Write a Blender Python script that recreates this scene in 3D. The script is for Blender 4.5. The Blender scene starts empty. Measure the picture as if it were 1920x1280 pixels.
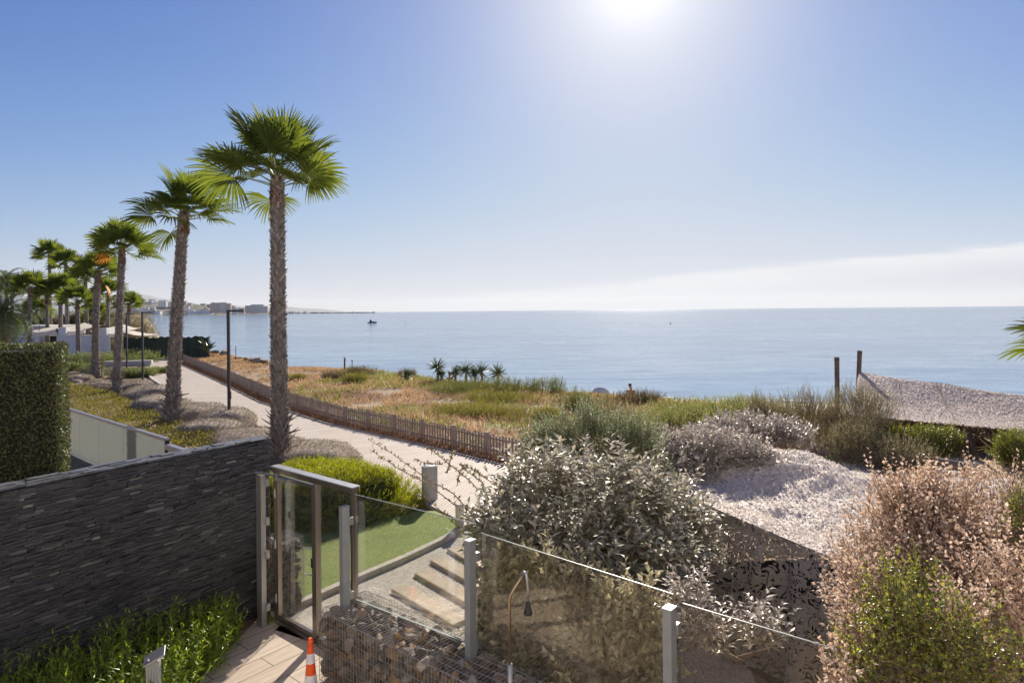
import bpy, math, random
import numpy as np
from mathutils import Vector, Matrix, noise as mnoise
R = math.radians
rng = np.random.default_rng(7)
random.seed(7)
sc = bpy.context.scene
COL = sc.collection
# ---------------------------------------------------------------- camera
H, F, CX, HY, ROLL = 4.3, 1200.0, 960.0, 582.0, 0.0092
cd = bpy.data.cameras.new('camera'); cam = bpy.data.objects.new('camera', cd); COL.objects.link(cam)
cd.sensor_fit = 'HORIZONTAL'; cd.sensor_width = 36; cd.lens = 36 * F / 1920; cd.shift_y = -(640 - HY) / 1920
cd.clip_start = 0.1; cd.clip_end = 120000
cam.matrix_world = Matrix.Translation((0, 0, H)) @ Matrix.Rotation(R(90), 4, 'X') @ Matrix.Rotation(-ROLL, 4, 'Z')
sc.camera = cam
sc.render.engine = 'CYCLES'
sc.cycles.use_denoising = True
try: sc.cycles.denoiser = 'OPENIMAGEDENOISE'
except Exception: pass
sc.cycles.max_bounces = 8; sc.cycles.diffuse_bounces = 3; sc.cycles.glossy_bounces = 3
sc.cycles.transmission_bounces = 3; sc.cycles.transparent_max_bounces = 24; sc.cycles.volume_bounces = 0
sc.cycles.sample_clamp_indirect = 6
sc.cycles.use_adaptive_sampling = True; sc.cycles.adaptive_threshold = 0.02
sc.view_settings.view_transform = 'Standard'; sc.view_settings.look = 'None'
sc.view_settings.exposure = EXPOSURE = 0.78; sc.view_settings.gamma = 1
# ---------------------------------------------------------------- sun and sky
SUN_EL, SUN_AZ = R(27.5), math.atan(0.198)
SUN = Vector((math.sin(SUN_AZ) * math.cos(SUN_EL), math.cos(SUN_AZ) * math.cos(SUN_EL), math.sin(SUN_EL)))
ld = bpy.data.lights.new('sun', 'SUN'); ld.energy = 5.0; ld.angle = R(0.5); ld.color = (1, 0.9, 0.76)
lo = bpy.data.objects.new('sun', ld); COL.objects.link(lo)
lo.rotation_euler = SUN.to_track_quat('Z', 'Y').to_euler(); lo.location = (0, 0, 60)
world = bpy.data.worlds.new('World'); sc.world = world; world.use_nodes = True
wn, wl = world.node_tree.nodes, world.node_tree.links
wn.clear()
def N(nodes, t, **k):
    n = nodes.new(t)
    for a, b in k.items(): setattr(n, a, b)
    return n
def mth(nodes, links, op, a, b=None, c=None, clamp=False):
    n = nodes.new('ShaderNodeMath'); n.operation = op; n.use_clamp = clamp
    for i, v in enumerate((a, b, c)):
        if v is None: continue
        if isinstance(v, (int, float)): n.inputs[i].default_value = v
        else: links.new(v, n.inputs[i])
    return n.outputs[0]
sky = N(wn, 'ShaderNodeTexSky', sky_type='NISHITA', sun_disc=False, sun_elevation=SUN_EL, sun_rotation=SUN_AZ,
        altitude=0, air_density=1.0, dust_density=0.15, ozone_density=4.0)
bg = N(wn, 'ShaderNodeBackground'); out = N(wn, 'ShaderNodeOutputWorld')
tc = N(wn, 'ShaderNodeTexCoord'); sep = N(wn, 'ShaderNodeSeparateXYZ'); wl.new(tc.outputs['Generated'], sep.inputs[0])
W = lambda op, a, b=None, c=None, clamp=False: mth(wn, wl, op, a, b, c, clamp)
ymax = W('MAXIMUM', sep.outputs[1], 0.05)
tx = W('DIVIDE', sep.outputs[0], ymax); tz = W('DIVIDE', sep.outputs[2], ymax)
# thin cloud bank whose upper rim climbs to the right
cmb = N(wn, 'ShaderNodeCombineXYZ'); wl.new(W('MULTIPLY', tx, 3.0), cmb.inputs[0]); wl.new(W('MULTIPLY', tz, 40.0), cmb.inputs[1])
nz = N(wn, 'ShaderNodeTexNoise'); nz.inputs['Scale'].default_value = 1.6; nz.inputs['Detail'].default_value = 6
wl.new(cmb.outputs[0], nz.inputs['Vector'])
nzo = nz.outputs['Fac'] if 'Fac' in nz.outputs else nz.outputs[0]
edge = W('ADD', W('MULTIPLY', tx, 0.086), 0.034)
edge = W('ADD', edge, W('MULTIPLY', W('SUBTRACT', nzo, 0.5), 0.022))
def sstep(x, lo_, hi_):
    n = N(wn, 'ShaderNodeMapRange', interpolation_type='SMOOTHSTEP'); wl.new(x, n.inputs[0])
    n.inputs[1].default_value = lo_; n.inputs[2].default_value = hi_; n.inputs[3].default_value = 0; n.inputs[4].default_value = 1
    return n.outputs[0]
below = sstep(W('SUBTRACT', edge, tz), -0.002, 0.012)
thick = W('SUBTRACT', 1.0, W('MULTIPLY', sstep(W('SUBTRACT', edge, tz), 0.010, 0.055), 0.85))
strk = sstep(nzo, 0.2, 0.6)
cm = W('MULTIPLY', W('MULTIPLY', below, thick), W('MULTIPLY', W('ADD', 0.55, W('MULTIPLY', strk, 0.45)), sstep(tx, -0.5, 0.5)))
cm = W('MULTIPLY', cm, 0.85)
ss = N(wn, 'ShaderNodeSeparateXYZ'); wl.new(sky.outputs[0], ss.inputs[0]); sv = N(wn, 'ShaderNodeCombineXYZ')
for i_, (k_, m_) in enumerate(((0.095, 4.45), (0.073, 4.7), (0.09, 5.2))):   # soft shoulder, as the sky is exposed in the photograph
    e_ = W('EXPONENT', W('MULTIPLY', W('POWER', ss.outputs[i_], 1.6), -k_)); wl.new(W('MULTIPLY', W('SUBTRACT', 1.0, e_), m_), sv.inputs[i_])
vd = N(wn, 'ShaderNodeVectorMath', operation='DOT_PRODUCT'); wl.new(tc.outputs['Generated'], vd.inputs[0]); vd.inputs[1].default_value = SUN
dt = W('MAXIMUM', vd.outputs['Value'], 0.0)
ws = W('ADD', W('MULTIPLY', W('POWER', dt, 16.0), 0.25), W('MULTIPLY', W('POWER', dt, 90.0), 0.5), clamp=True)
wt = W('SUBTRACT', 1.0, W('MULTIPLY', W('SUBTRACT', 1.0, ws), W('SUBTRACT', 1.0, cm)))
cl = N(wn, 'ShaderNodeMixRGB'); wl.new(wt, cl.inputs[0]); wl.new(sv.outputs[0], cl.inputs[1]); cl.inputs[2].default_value = (5.75, 5.75, 5.8, 1)
halo = W('ADD', W('MULTIPLY', W('POWER', dt, 60.0), .7), W('MULTIPLY', W('POWER', dt, 500.0), 2.0))
hc = N(wn, 'ShaderNodeMixRGB', blend_type='ADD'); hc.inputs[0].default_value = 1
hv = N(wn, 'ShaderNodeCombineXYZ')
for i_ in range(3): wl.new(halo, hv.inputs[i_])
wl.new(cl.outputs[0], hc.inputs[1]); wl.new(hv.outputs[0], hc.inputs[2])
wl.new(hc.outputs[0], bg.inputs[0]); bg.inputs[1].default_value = 0.089
wl.new(bg.outputs[0], out.inputs[0])

# ---------------------------------------------------------------- helpers
def G(px, py, z=0.0):
    """point of the plane of height z seen at photo pixel px,py"""
    dx, dy = px - CX, py - HY
    v = dy + ROLL * dx; u = dx - ROLL * dy
    Y = F * (H - z) / v
    return (u / F * Y, Y, z)
def P(px, py, Y):
    dx, dy = px - CX, py - HY
    v = dy + ROLL * dx; u = dx - ROLL * dy
    return (u / F * Y, Y, H - v / F * Y)
def tag(o, label=None, cat=None, group=None, kind=None):
    if label: o['label'] = label
    if cat: o['category'] = cat
    if group: o['group'] = group
    if kind: o['kind'] = kind
    return o
def empty(name, loc, label=None, cat=None, group=None, rz=0, kind=None):
    o = bpy.data.objects.new(name, None); COL.objects.link(o); o.location = loc; o.rotation_euler[2] = rz
    o.empty_display_size = 0.2
    return tag(o, label, cat, group, kind)
class MB:
    """collects arrays of vertices and faces, then links them as one mesh object"""
    def __init__(s): s.v = []; s.f = []; s.n = 0; s.uv = []; s.has_uv = False; s.mi = []
    def add(s, v, f, uv=None, mi=0):
        v = np.asarray(v, float).reshape(-1, 3); s.v.append(v)
        for g in (f if isinstance(f, list) and len(f) and isinstance(f[0], np.ndarray) else [f]):
            if isinstance(g, np.ndarray): s.f.append(g + s.n); s.mi.append(np.full(len(g), mi))
            else:
                by = {}
                for q in g: by.setdefault(len(q), []).append(q)
                for k in by: s.f.append(np.array(by[k]) + s.n); s.mi.append(np.full(len(by[k]), mi))
        if uv is not None: s.has_uv = True; s.uv.append(np.asarray(uv, float))
        else: s.uv.append(np.zeros((len(v), 2)))
        s.n += len(v); return s
    def box(s, c, size, rot=None, taper=1.0, mi=0):
        x, y, z = [q / 2 for q in size]
        v = np.array([(sx * x * (taper if sz > 0 else 1), sy * y * (taper if sz > 0 else 1), sz * z) for sz in (-1, 1) for sy in (-1, 1) for sx in (-1, 1)])
        if rot is not None: v = v @ np.array(rot).T
        v = v + np.array(c)
        return s.add(v, [(0, 2, 3, 1), (4, 5, 7, 6), (0, 1, 5, 4), (2, 6, 7, 3), (0, 4, 6, 2), (1, 3, 7, 5)], mi=mi)
    def prism(s, poly, z0, z1, mi=0):
        n = len(poly); v = [(p[0], p[1], z0) for p in poly] + [(p[0], p[1], z1) for p in poly]
        a = sum(poly[i][0] * poly[(i + 1) % n][1] - poly[(i + 1) % n][0] * poly[i][1] for i in range(n))
        f = [tuple(range(n, 2 * n)), tuple(range(n - 1, -1, -1))] + [(i, (i + 1) % n, n + (i + 1) % n, n + i) for i in range(n)]
        if a < 0: f = [tuple(reversed(q)) for q in f]
        return s.add(v, f, mi=mi)
    def tube(s, pts, r, seg=8, caps=True, mi=0):
        pts = [Vector(p) for p in pts]; n = len(pts)
        rs = r if isinstance(r, (list, tuple, np.ndarray)) else [r] * n
        v = []; up = None
        for i, p in enumerate(pts):
            d = (pts[min(i + 1, n - 1)] - pts[max(i - 1, 0)]).normalized()
            if up is None: up = Vector((0, 0, 1)) if abs(d.z) < .9 else Vector((1, 0, 0))
            a = d.cross(up).normalized(); b = a.cross(d).normalized(); up = b
            for k in range(seg):
                t = 2 * math.pi * k / seg; v.append(p + (a * math.cos(t) + b * math.sin(t)) * rs[i])
        f = [(i * seg + k, i * seg + (k + 1) % seg, (i + 1) * seg + (k + 1) % seg, (i + 1) * seg + k) for i in range(n - 1) for k in range(seg)]
        if caps: f += [tuple(range(seg - 1, -1, -1)), tuple((n - 1) * seg + k for k in range(seg))]
        return s.add([tuple(q) for q in v], f, mi=mi)
    def lathe(s, prof, c=(0, 0, 0), seg=24, mi=0):
        v = []; n = len(prof)
        for r_, z in prof:
            for k in range(seg):
                t = 2 * math.pi * k / seg; v.append((c[0] + r_ * math.cos(t), c[1] + r_ * math.sin(t), c[2] + z))
        f = [(i * seg + k, i * seg + (k + 1) % seg, (i + 1) * seg + (k + 1) % seg, (i + 1) * seg + k) for i in range(n - 1) for k in range(seg)]
        f += [tuple(range(seg - 1, -1, -1)), tuple((n - 1) * seg + k for k in range(seg))]
        return s.add(v, f, mi=mi)
    def grid(s, Pt, uv=None, mi=0, flip=False):
        Pt = np.asarray(Pt, float); a, b = Pt.shape[:2]
        i, j = np.meshgrid(np.arange(a - 1), np.arange(b - 1), indexing='ij'); q = (i * b + j).ravel()
        fc = np.stack([q, q + b, q + b + 1, q + 1], 1)
        if flip: fc = fc[:, ::-1]
        return s.add(Pt.reshape(-1, 3), fc, None if uv is None else np.asarray(uv).reshape(-1, 2), mi=mi)
    def build(s, name, mat, parent=None, smooth=False, kind=None, bevel=0):
        V = np.concatenate(s.v); me = bpy.data.meshes.new(name)
        me.vertices.add(len(V)); me.vertices.foreach_set('co', V.astype(np.float32).ravel())
        tot = sum(f.shape[0] for f in s.f); lp = np.concatenate([f.ravel() for f in s.f])
        ls = np.concatenate([np.full(f.shape[0], f.shape[1]) for f in s.f]); st = np.concatenate([[0], np.cumsum(ls)[:-1]])
        me.loops.add(len(lp)); me.loops.foreach_set('vertex_index', lp.astype(np.int32))
        me.polygons.add(tot); me.polygons.foreach_set('loop_start', st.astype(np.int32))
        try: me.polygons.foreach_set('loop_total', ls.astype(np.int32))
        except Exception: pass
        me.polygons.foreach_set('use_smooth', np.full(tot, smooth))
        me.polygons.foreach_set('material_index', np.concatenate(s.mi).astype(np.int32))
        me.update(calc_edges=True)
        if s.has_uv:
            ul = me.uv_layers.new(name='uv'); ul.data.foreach_set('uv', np.concatenate(s.uv)[lp].astype(np.float32).ravel())
        for m in (mat if isinstance(mat, (list, tuple)) else [mat]): me.materials.append(m)
        o = bpy.data.objects.new(name, me); COL.objects.link(o)
        if parent: o.parent = parent
        if kind: o['kind'] = kind
        if bevel:
            b = o.modifiers.new('bevel', 'BEVEL'); b.width = bevel; b.segments = 2; b.limit_method = 'ANGLE'
        return o
def rel(pts, o): return [tuple(np.array(p) - np.array(o.location)) for p in pts]
def unit(a): return a / np.maximum(np.linalg.norm(a, axis=-1, keepdims=True), 1e-9)
def rot_axes(fwd, up=(0, 0, 1)):
    f = Vector(fwd).normalized(); u = Vector(up); s_ = f.cross(u).normalized(); u = s_.cross(f)
    return np.array([[s_.x, f.x, u.x], [s_.y, f.y, u.y], [s_.z, f.z, u.z]])   # local x=side, y=forward, z=up
def rotz(a): c, s_ = math.cos(a), math.sin(a); return np.array([[c, -s_, 0], [s_, c, 0], [0, 0, 1]])
def vnoise(x, y, seed=0, sc_=1.0):
    x = np.asarray(x, float) * sc_ + seed * 17.3; y = np.asarray(y, float) * sc_ + seed * 9.1
    def h(i, j): q = np.sin(i * 127.1 + j * 311.7) * 43758.5453; return q - np.floor(q)
    i, j = np.floor(x), np.floor(y); a, b = x - i, y - j; a = a * a * (3 - 2 * a); b = b * b * (3 - 2 * b)
    return (h(i, j) * (1 - a) + h(i + 1, j) * a) * (1 - b) + (h(i, j + 1) * (1 - a) + h(i + 1, j + 1) * a) * b
def fbm(x, y, seed=0, sc_=1.0, o=4):
    t = 0; a = .5
    for k in range(o): t = t + a * vnoise(x, y, seed + k, sc_ * 2 ** k); a *= .5
    return t / (1 - .5 ** o)
# ---------------------------------------------------------------- materials
MT = {}
def newmat(name):
    m = bpy.data.materials.new(name); m.use_nodes = True; t = m.node_tree; t.nodes.clear(); MT[name] = m
    return m, t.nodes, t.links
def ramp(nodes, links, fac, stops):
    r_ = nodes.new('ShaderNodeValToRGB'); e = r_.color_ramp.elements
    while len(e) < len(stops): e.new(0.5)
    for q, (p, c) in zip(e, stops): q.position = p; q.color = (*c, 1)
    links.new(fac, r_.inputs[0]); return r_.outputs[0]
def texnoise(nodes, links, vec, scale, detail=4, rough=.6, dist=0, mapscale=None):
    if mapscale is not None:
        mp = nodes.new('ShaderNodeMapping'); mp.inputs['Scale'].default_value = mapscale; links.new(vec, mp.inputs[0]); vec = mp.outputs[0]
    n = nodes.new('ShaderNodeTexNoise'); n.inputs['Scale'].default_value = scale; n.inputs['Detail'].default_value = detail
    n.inputs['Roughness'].default_value = rough; n.inputs['Distortion'].default_value = dist; links.new(vec, n.inputs['Vector']); return n.outputs[0]
def surf(name, c1, c2=None, rough=.7, scale=3, detail=5, bump=0.0, bscale=None, metal=0, spec=.5, mapscale=None, bdist=0.02, c3=None, lo_=.3, hi_=.7):
    m, n, l = newmat(name); c2 = c2 or c1
    tcn = n.new('ShaderNodeTexCoord'); v = tcn.outputs['Object']
    f = texnoise(n, l, v, scale, detail, mapscale=mapscale)
    st = [(lo_, c1), (hi_, c2)] if c3 is None else [(lo_, c1), ((lo_ + hi_) / 2, c2), (hi_, c3)]
    col = ramp(n, l, f, st)
    b = n.new('ShaderNodeBsdfPrincipled'); l.new(col, b.inputs['Base Color']); b.inputs['Roughness'].default_value = rough
    b.inputs['Metallic'].default_value = metal
    b.inputs['Specular IOR Level'].default_value = spec
    if bump:
        f2 = texnoise(n, l, v, bscale or scale * 4, 6, mapscale=mapscale)
        bn = n.new('ShaderNodeBump'); bn.inputs['Strength'].default_value = bump; bn.inputs['Distance'].default_value = bdist
        l.new(f2, bn.inputs['Height']); l.new(bn.outputs[0], b.inputs['Normal'])
    o = n.new('ShaderNodeOutputMaterial'); l.new(b.outputs[0], o.inputs[0]); return m
def leafmat(name, cols, rough=.45, trans=.35, tcol=None, spec=.5, patch=None, pscale=1.5, back=None):
    """foliage: every leaf (mesh island) draws its own tone from cols; light passes through"""
    m, n, l = newmat(name)
    g = n.new('ShaderNodeNewGeometry'); rnd = g.outputs['Random Per Island']
    st = [(i / max(1, len(cols) - 1), c) for i, c in enumerate(cols)]
    col = ramp(n, l, rnd, st)
    if patch:
        tcn = n.new('ShaderNodeTexCoord'); f = texnoise(n, l, tcn.outputs['Object'], pscale, 3)
        mr = n.new('ShaderNodeMapRange'); l.new(f, mr.inputs[0]); mr.inputs[1].default_value = .48; mr.inputs[2].default_value = .6
        mx = n.new('ShaderNodeMixRGB'); l.new(mr.outputs[0], mx.inputs[0]); l.new(col, mx.inputs[1]); mx.inputs[2].default_value = (*patch, 1); col = mx.outputs[0]
    if back:
        mx = n.new('ShaderNodeMixRGB'); l.new(g.outputs['Backfacing'], mx.inputs[0]); l.new(col, mx.inputs[1]); mx.inputs[2].default_value = (*back, 1); col = mx.outputs[0]
    b = n.new('ShaderNodeBsdfPrincipled'); l.new(col, b.inputs['Base Color']); b.inputs['Roughness'].default_value = rough; b.inputs['Specular IOR Level'].default_value = spec
    t = n.new('ShaderNodeBsdfTranslucent')
    if tcol:
        mm = n.new('ShaderNodeMixRGB'); mm.blend_type = 'MULTIPLY'; mm.inputs[0].default_value = 1; l.new(col, mm.inputs[1]); mm.inputs[2].default_value = (*tcol, 1); l.new(mm.outputs[0], t.inputs[0])
    else: l.new(col, t.inputs[0])
    mx = n.new('ShaderNodeMixShader'); mx.inputs[0].default_value = trans; l.new(b.outputs[0], mx.inputs[1]); l.new(t.outputs[0], mx.inputs[2])
    o = n.new('ShaderNodeOutputMaterial'); l.new(mx.outputs[0], o.inputs[0]); return m
def glassmat(name, tintc=(.9, .95, .93), refl=.06, haze=0.0, hcol=(.5, .5, .5), rough=0.01):
    m, n, l = newmat(name)
    t = n.new('ShaderNodeBsdfTransparent'); t.inputs[0].default_value = (*tintc, 1)
    g = n.new('ShaderNodeBsdfGlossy'); g.inputs['Roughness'].default_value = rough; g.inputs[0].default_value = (1, 1, 1, 1)
    d = n.new('ShaderNodeBsdfDiffuse'); d.inputs[0].default_value = (*hcol, 1)
    lw = n.new('ShaderNodeLayerWeight'); lw.inputs[0].default_value = .3
    f = mth(n, l, 'MULTIPLY', lw.outputs['Fresnel'], refl, clamp=True)
    m1 = n.new('ShaderNodeMixShader'); m1.inputs[0].default_value = haze; l.new(t.outputs[0], m1.inputs[1]); l.new(d.outputs[0], m1.inputs[2])
    m2 = n.new('ShaderNodeMixShader'); l.new(f, m2.inputs[0]); l.new(m1.outputs[0], m2.inputs[1]); l.new(g.outputs[0], m2.inputs[2])
    o = n.new('ShaderNodeOutputMaterial'); l.new(m2.outputs[0], o.inputs[0]); return m
# ---------------------------------------------------------------- leaves
def leaves(mb, base, axis, nrm, L, Wd, fold=.25, curl=.15, shape='leaf', mi=0):
    """each leaf: 6-vertex folded blade (leaf) or 3-vertex blade (blade)"""
    base = np.asarray(base, float); n = len(base); axis = unit(np.asarray(axis, float)); L = np.broadcast_to(L, (n,)).reshape(n, 1); Wd = np.broadcast_to(Wd, (n,)).reshape(n, 1)
    side = unit(np.cross(axis, nrm)); nn = unit(np.cross(side, axis))
    if shape == 'leaf':
        v = np.stack([base, base + axis * L * .45 + side * Wd * .5 + nn * Wd * fold, base + axis * L * .45,
                      base + axis * L * .45 - side * Wd * .5 + nn * Wd * fold, base + axis * L - nn * L * curl], 1)
        f = np.arange(n).reshape(n, 1) * 5
        fc = [np.concatenate([f + np.array([[0, 1, 2]]), f + np.array([[0, 2, 3]]), f + np.array([[1, 4, 2]]), f + np.array([[2, 4, 3]])])]
    elif shape == 'diamond':
        v = np.stack([base, base + axis * L * .5 + side * Wd * .5, base + axis * L - nn * L * curl, base + axis * L * .5 - side * Wd * .5], 1)
        f = np.arange(n).reshape(n, 1) * 4; fc = [f + np.array([[0, 1, 2, 3]])]
    else:
        v = np.stack([base - side * Wd * .5, base + side * Wd * .5, base + axis * L * .6 + side * Wd * .3 , base + axis * L * .6 - side * Wd * .3, base + axis * L - nn * L * curl], 1)
        f = np.arange(n).reshape(n, 1) * 5; fc = [f + np.array([[0, 1, 2, 3]]), f + np.array([[3, 2, 4]])]
    mb.add(v.reshape(-1, 3), fc, mi=mi)
def rdirs(n, up=0.0):
    d = rng.normal(size=(n, 3)); d = unit(d); d[:, 2] += up; return unit(d)
def shoots(lm, sm, p0, d, L, nl, ll, lw, spread=.9, flat=0.0, stem_r=.004, up=.25, fold=.2, curl=.1, shape='leaf', whorl=2.4):
    """leafy twigs: p0,d (S,3). lm = leaf mesh, sm = stem mesh or None"""
    S = len(p0); L = np.broadcast_to(L, (S,)); d = unit(d)
    a = unit(np.cross(d, np.array([.3, .2, 1.]))); b = np.cross(d, a)
    t = (np.arange(nl) + .5) / nl
    bend = up * L[:, None] * t[None, :] ** 2
    pos = p0[:, None, :] + d[:, None, :] * (L[:, None] * t[None, :])[..., None]; pos[..., 2] += bend
    ph = whorl * np.arange(nl)[None, :] + rng.uniform(0, 6.3, (S, 1)) + rng.normal(0, .35, (S, nl))
    rad = a[:, None, :] * np.cos(ph)[..., None] + b[:, None, :] * np.sin(ph)[..., None]
    sp = spread * (1.1 - .6 * t)[None, :, None]
    ax = unit(d[:, None, :] + rad * sp + rng.normal(0, .15, (S, nl, 3)))
    nr = unit(d[:, None, :] * .8 - rad * .6 + np.array([0, 0, .7 + 2.2 * flat]) + rng.normal(0, .25, (S, nl, 3)))
    if flat: ax[..., 2] *= 1 - .65 * flat; ax = unit(ax)
    sz = rng.uniform(.65, 1.15, (S, nl)) * (1.05 - .35 * t)[None, :]
    leaves(lm, pos.reshape(-1, 3), ax.reshape(-1, 3), nr.reshape(-1, 3), (ll * sz).ravel(), (lw * sz).ravel(), fold, curl, shape)
    if sm is not None and stem_r > 0:
        e = p0 + d * L[:, None]; e[:, 2] += up * L; m_ = p0 + d * L[:, None] * .5; m_[:, 2] += up * L * .25
        vs = []
        for q, r_ in ((p0, 1), (m_, .8), (e, .35)):
            for k in range(3):
                c_, s_ = math.cos(k * 2.094), math.sin(k * 2.094); vs.append(q + (a * c_ + b * s_) * stem_r * r_)
        v = np.stack(vs, 1); f = np.arange(S).reshape(S, 1) * 9; fc = []
        for i in (0, 3):
            for k in range(3): fc.append(f + np.array([[i + k, i + (k + 1) % 3, i + 3 + (k + 1) % 3, i + 3 + k]]))
        sm.add(v.reshape(-1, 3), [np.concatenate(fc)])
def blob_points(blobs, n, shell=.55, zmin=0.02):
    """points near the skin of a union of ellipsoids; returns points and outward directions"""
    vol = np.array([b[3] * b[4] * b[5] for b in blobs]) ** .7; w = vol / vol.sum()
    k = rng.choice(len(blobs), n, p=w); B = np.array(blobs)[k]
    d = rdirs(n); r_ = shell + (1 - shell) * rng.random(n) ** .7
    nz_ = 1 + .22 * np.sin(d[:, 0] * 7 + k) * np.sin(d[:, 1] * 6 + 2 * k) + .12 * np.sin(d[:, 2] * 9 + d[:, 0] * 11 + k)
    p = B[:, :3] + d * B[:, 3:6] * (r_ * nz_)[:, None]
    o = unit(d / B[:, 3:6]); ok = p[:, 2] > zmin
    return p[ok], o[ok]
def shrub(name, blobs, nshoot, mat, smat, label, cat='shrub', group=None, L=.3, nl=9, ll=.06, lw=.025, up=.4, outward=.8, shell=.5, spread=.9, shape='leaf', stem_r=.003, trunk=4, fold=.2, curl=.1, zmin=.02, parent=None, stems=True, flat=0.0):
    B = np.array(blobs); c = B[:, :3].mean(0); base = (float(c[0]), float(c[1]), float(max(0, (B[:, 2] - B[:, 5]).min())))
    base = (base[0], base[1], 0.0 if base[2] < 1.0 else base[2])
    o = empty(name, base, label, cat, group)
    p, out_ = blob_points(blobs, nshoot, shell, zmin)
    d = unit(out_ * outward + np.array([0, 0, up]) + rng.normal(0, .35, p.shape))
    lm, sm = MB(), MB()
    Ls = L * rng.uniform(.6, 1.3, len(p))
    p = p - np.array(base)
    shoots(lm, sm if stems else None, p - d * Ls[:, None] * .7, d, Ls, nl, ll, lw, spread=spread, stem_r=stem_r, up=.15, shape=shape, fold=fold, curl=curl, flat=flat)
    for k in range(trunk * len(blobs)):
        b = blobs[k % len(blobs)]; e = np.array(b[:3]) + rdirs(1)[0] * np.array(b[3:6]) * .8 - np.array(base)
        s0 = np.array([rng.normal(0, .12), rng.normal(0, .12), -.05]) + (np.array([b[0], b[1], base[2]]) - np.array(base)) * .35
        m_ = (s0 + e) / 2 + np.array([rng.normal(0, .1), rng.normal(0, .1), -.05])
        sm.tube([s0, m_, e], [.018, .012, .004], 5)
    lm.build('foliage', mat, o)
    if sm.n: sm.build('stems', smat, o)
    return o
# ================================================================ setting
EX = np.array([-2500, -400, -150, -60, -34.6, -21.5, -18.7, -13.8, -10.4, -7.5, -4, 0, 2.4, 3.9, 6.5, 10.6, 13.7, 20, 60, 400.])
EY = np.array([4300, 700, 262, 105, 72, 57, 52, 50, 47, 44, 39.5, 36, 34, 32.5, 31.5, 28.5, 26, 24, 20, 15.])
def edge_y(x): return np.interp(x, EX, EY)
def slope(e): return np.interp(e, [-2, 0, 1.5, 4, 20, 27, 45, 80], [0, -.08, -.9, -1.6, -2.45, -3.2, -4.2, -7])
FENCE = np.array([(-33, 63), (-29, 56.5), (-17.6, 40), (-11.6, 31), (-6.7, 25), (-1.9, 20.3), (0, 18.3), (4, 14.2), (8, 10.5)])
def ek(x): return np.interp(x, [-16, -6], [3.6, 1.0])
def land(x, y, bumps=True):
    x = np.asarray(x, float); y = np.asarray(y, float)
    e = y - edge_y(x); e = np.where(e > 0, e * ek(x), e); z = slope(e)
    if bumps:
        dune = np.clip((y - np.interp(x, FENCE[:, 0], FENCE[:, 1]) - 1.2) / 3, 0, 1) * np.clip((13 - x) / 3, 0, 1) * np.clip((x + 33) / 3, 0, 1)
        z = z + (fbm(x, y, 3, .22, 3) - .45) * .45 * dune * np.clip(1 - e / 4, .15, 1)
    return z - .02
def land1(x, y): return float(land(np.array([x]), np.array([y]))[0])
# land sheet
m, n, l = newmat('land')
tcn = n.new('ShaderNodeTexCoord'); v = tcn.outputs['Object']; sp = n.new('ShaderNodeSeparateXYZ'); l.new(v, sp.inputs[0])
f1 = texnoise(n, l, v, .5, 6, .65); f2 = texnoise(n, l, v, 14, 5, .7)
soil = ramp(n, l, f1, [(.35, (.16, .095, .055)), (.5, (.27, .18, .10)), (.65, (.33, .24, .15))])
sand = ramp(n, l, f2, [(.3, (.42, .36, .28)), (.7, (.55, .48, .38))])
mr = n.new('ShaderNodeMapRange'); l.new(sp.outputs[2], mr.inputs[0]); mr.inputs[1].default_value = -1.0; mr.inputs[2].default_value = -1.5
mx = n.new('ShaderNodeMixRGB'); l.new(mr.outputs[0], mx.inputs[0]); l.new(soil, mx.inputs[1]); l.new(sand, mx.inputs[2])
mr2 = n.new('ShaderNodeMapRange'); l.new(sp.outputs[2], mr2.inputs[0]); mr2.inputs[1].default_value = -2.95; mr2.inputs[2].default_value = -3.15
mx2 = n.new('ShaderNodeMixRGB'); l.new(mr2.outputs[0], mx2.inputs[0]); l.new(mx.outputs[0], mx2.inputs[1]); mx2.inputs[2].default_value = (.2, .17, .13, 1)
b = n.new('ShaderNodeBsdfPrincipled'); b.inputs['Roughness'].default_value = .9; l.new(mx2.outputs[0], b.inputs['Base Color'])
bn = n.new('ShaderNodeBump'); bn.inputs['Strength'].default_value = .6; bn.inputs['Distance'].default_value = .03; l.new(f2, bn.inputs['Height']); l.new(bn.outputs[0], b.inputs['Normal'])
o = n.new('ShaderNodeOutputMaterial'); l.new(b.outputs[0], o.inputs[0])
xs = np.concatenate([np.linspace(-2500, -420, 20), np.linspace(-400, -80, 33), np.arange(-75, 45, .8), np.linspace(46, 400, 24)])
es = np.concatenate([np.linspace(-1, -.1, 20) ** 1 * 1.0])
rows = []
for tfrac in np.concatenate([np.linspace(0, .9, 60), np.linspace(.91, .995, 12)]): rows.append(('f', tfrac))
for e in [-1.5, -.8, -.3, .2, .7, 1.2, 1.8, 2.6, 4, 6, 9, 13, 17, 20, 24, 27, 31, 38, 46, 60, 80]: rows.append(('e', e))
pts = np.zeros((len(rows), len(xs), 3))
ey = edge_y(xs)
for i, (k, t) in enumerate(rows):
    yy = -25 + (ey - 1.8 + 25) * t if k == 'f' else ey + (t / ek(xs) if t > 0 else t)
    pts[i, :, 0] = xs; pts[i, :, 1] = yy; pts[i, :, 2] = land(xs, yy)
MB().grid(pts).build('ground', MT['land'], smooth=True, kind='structure')
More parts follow.
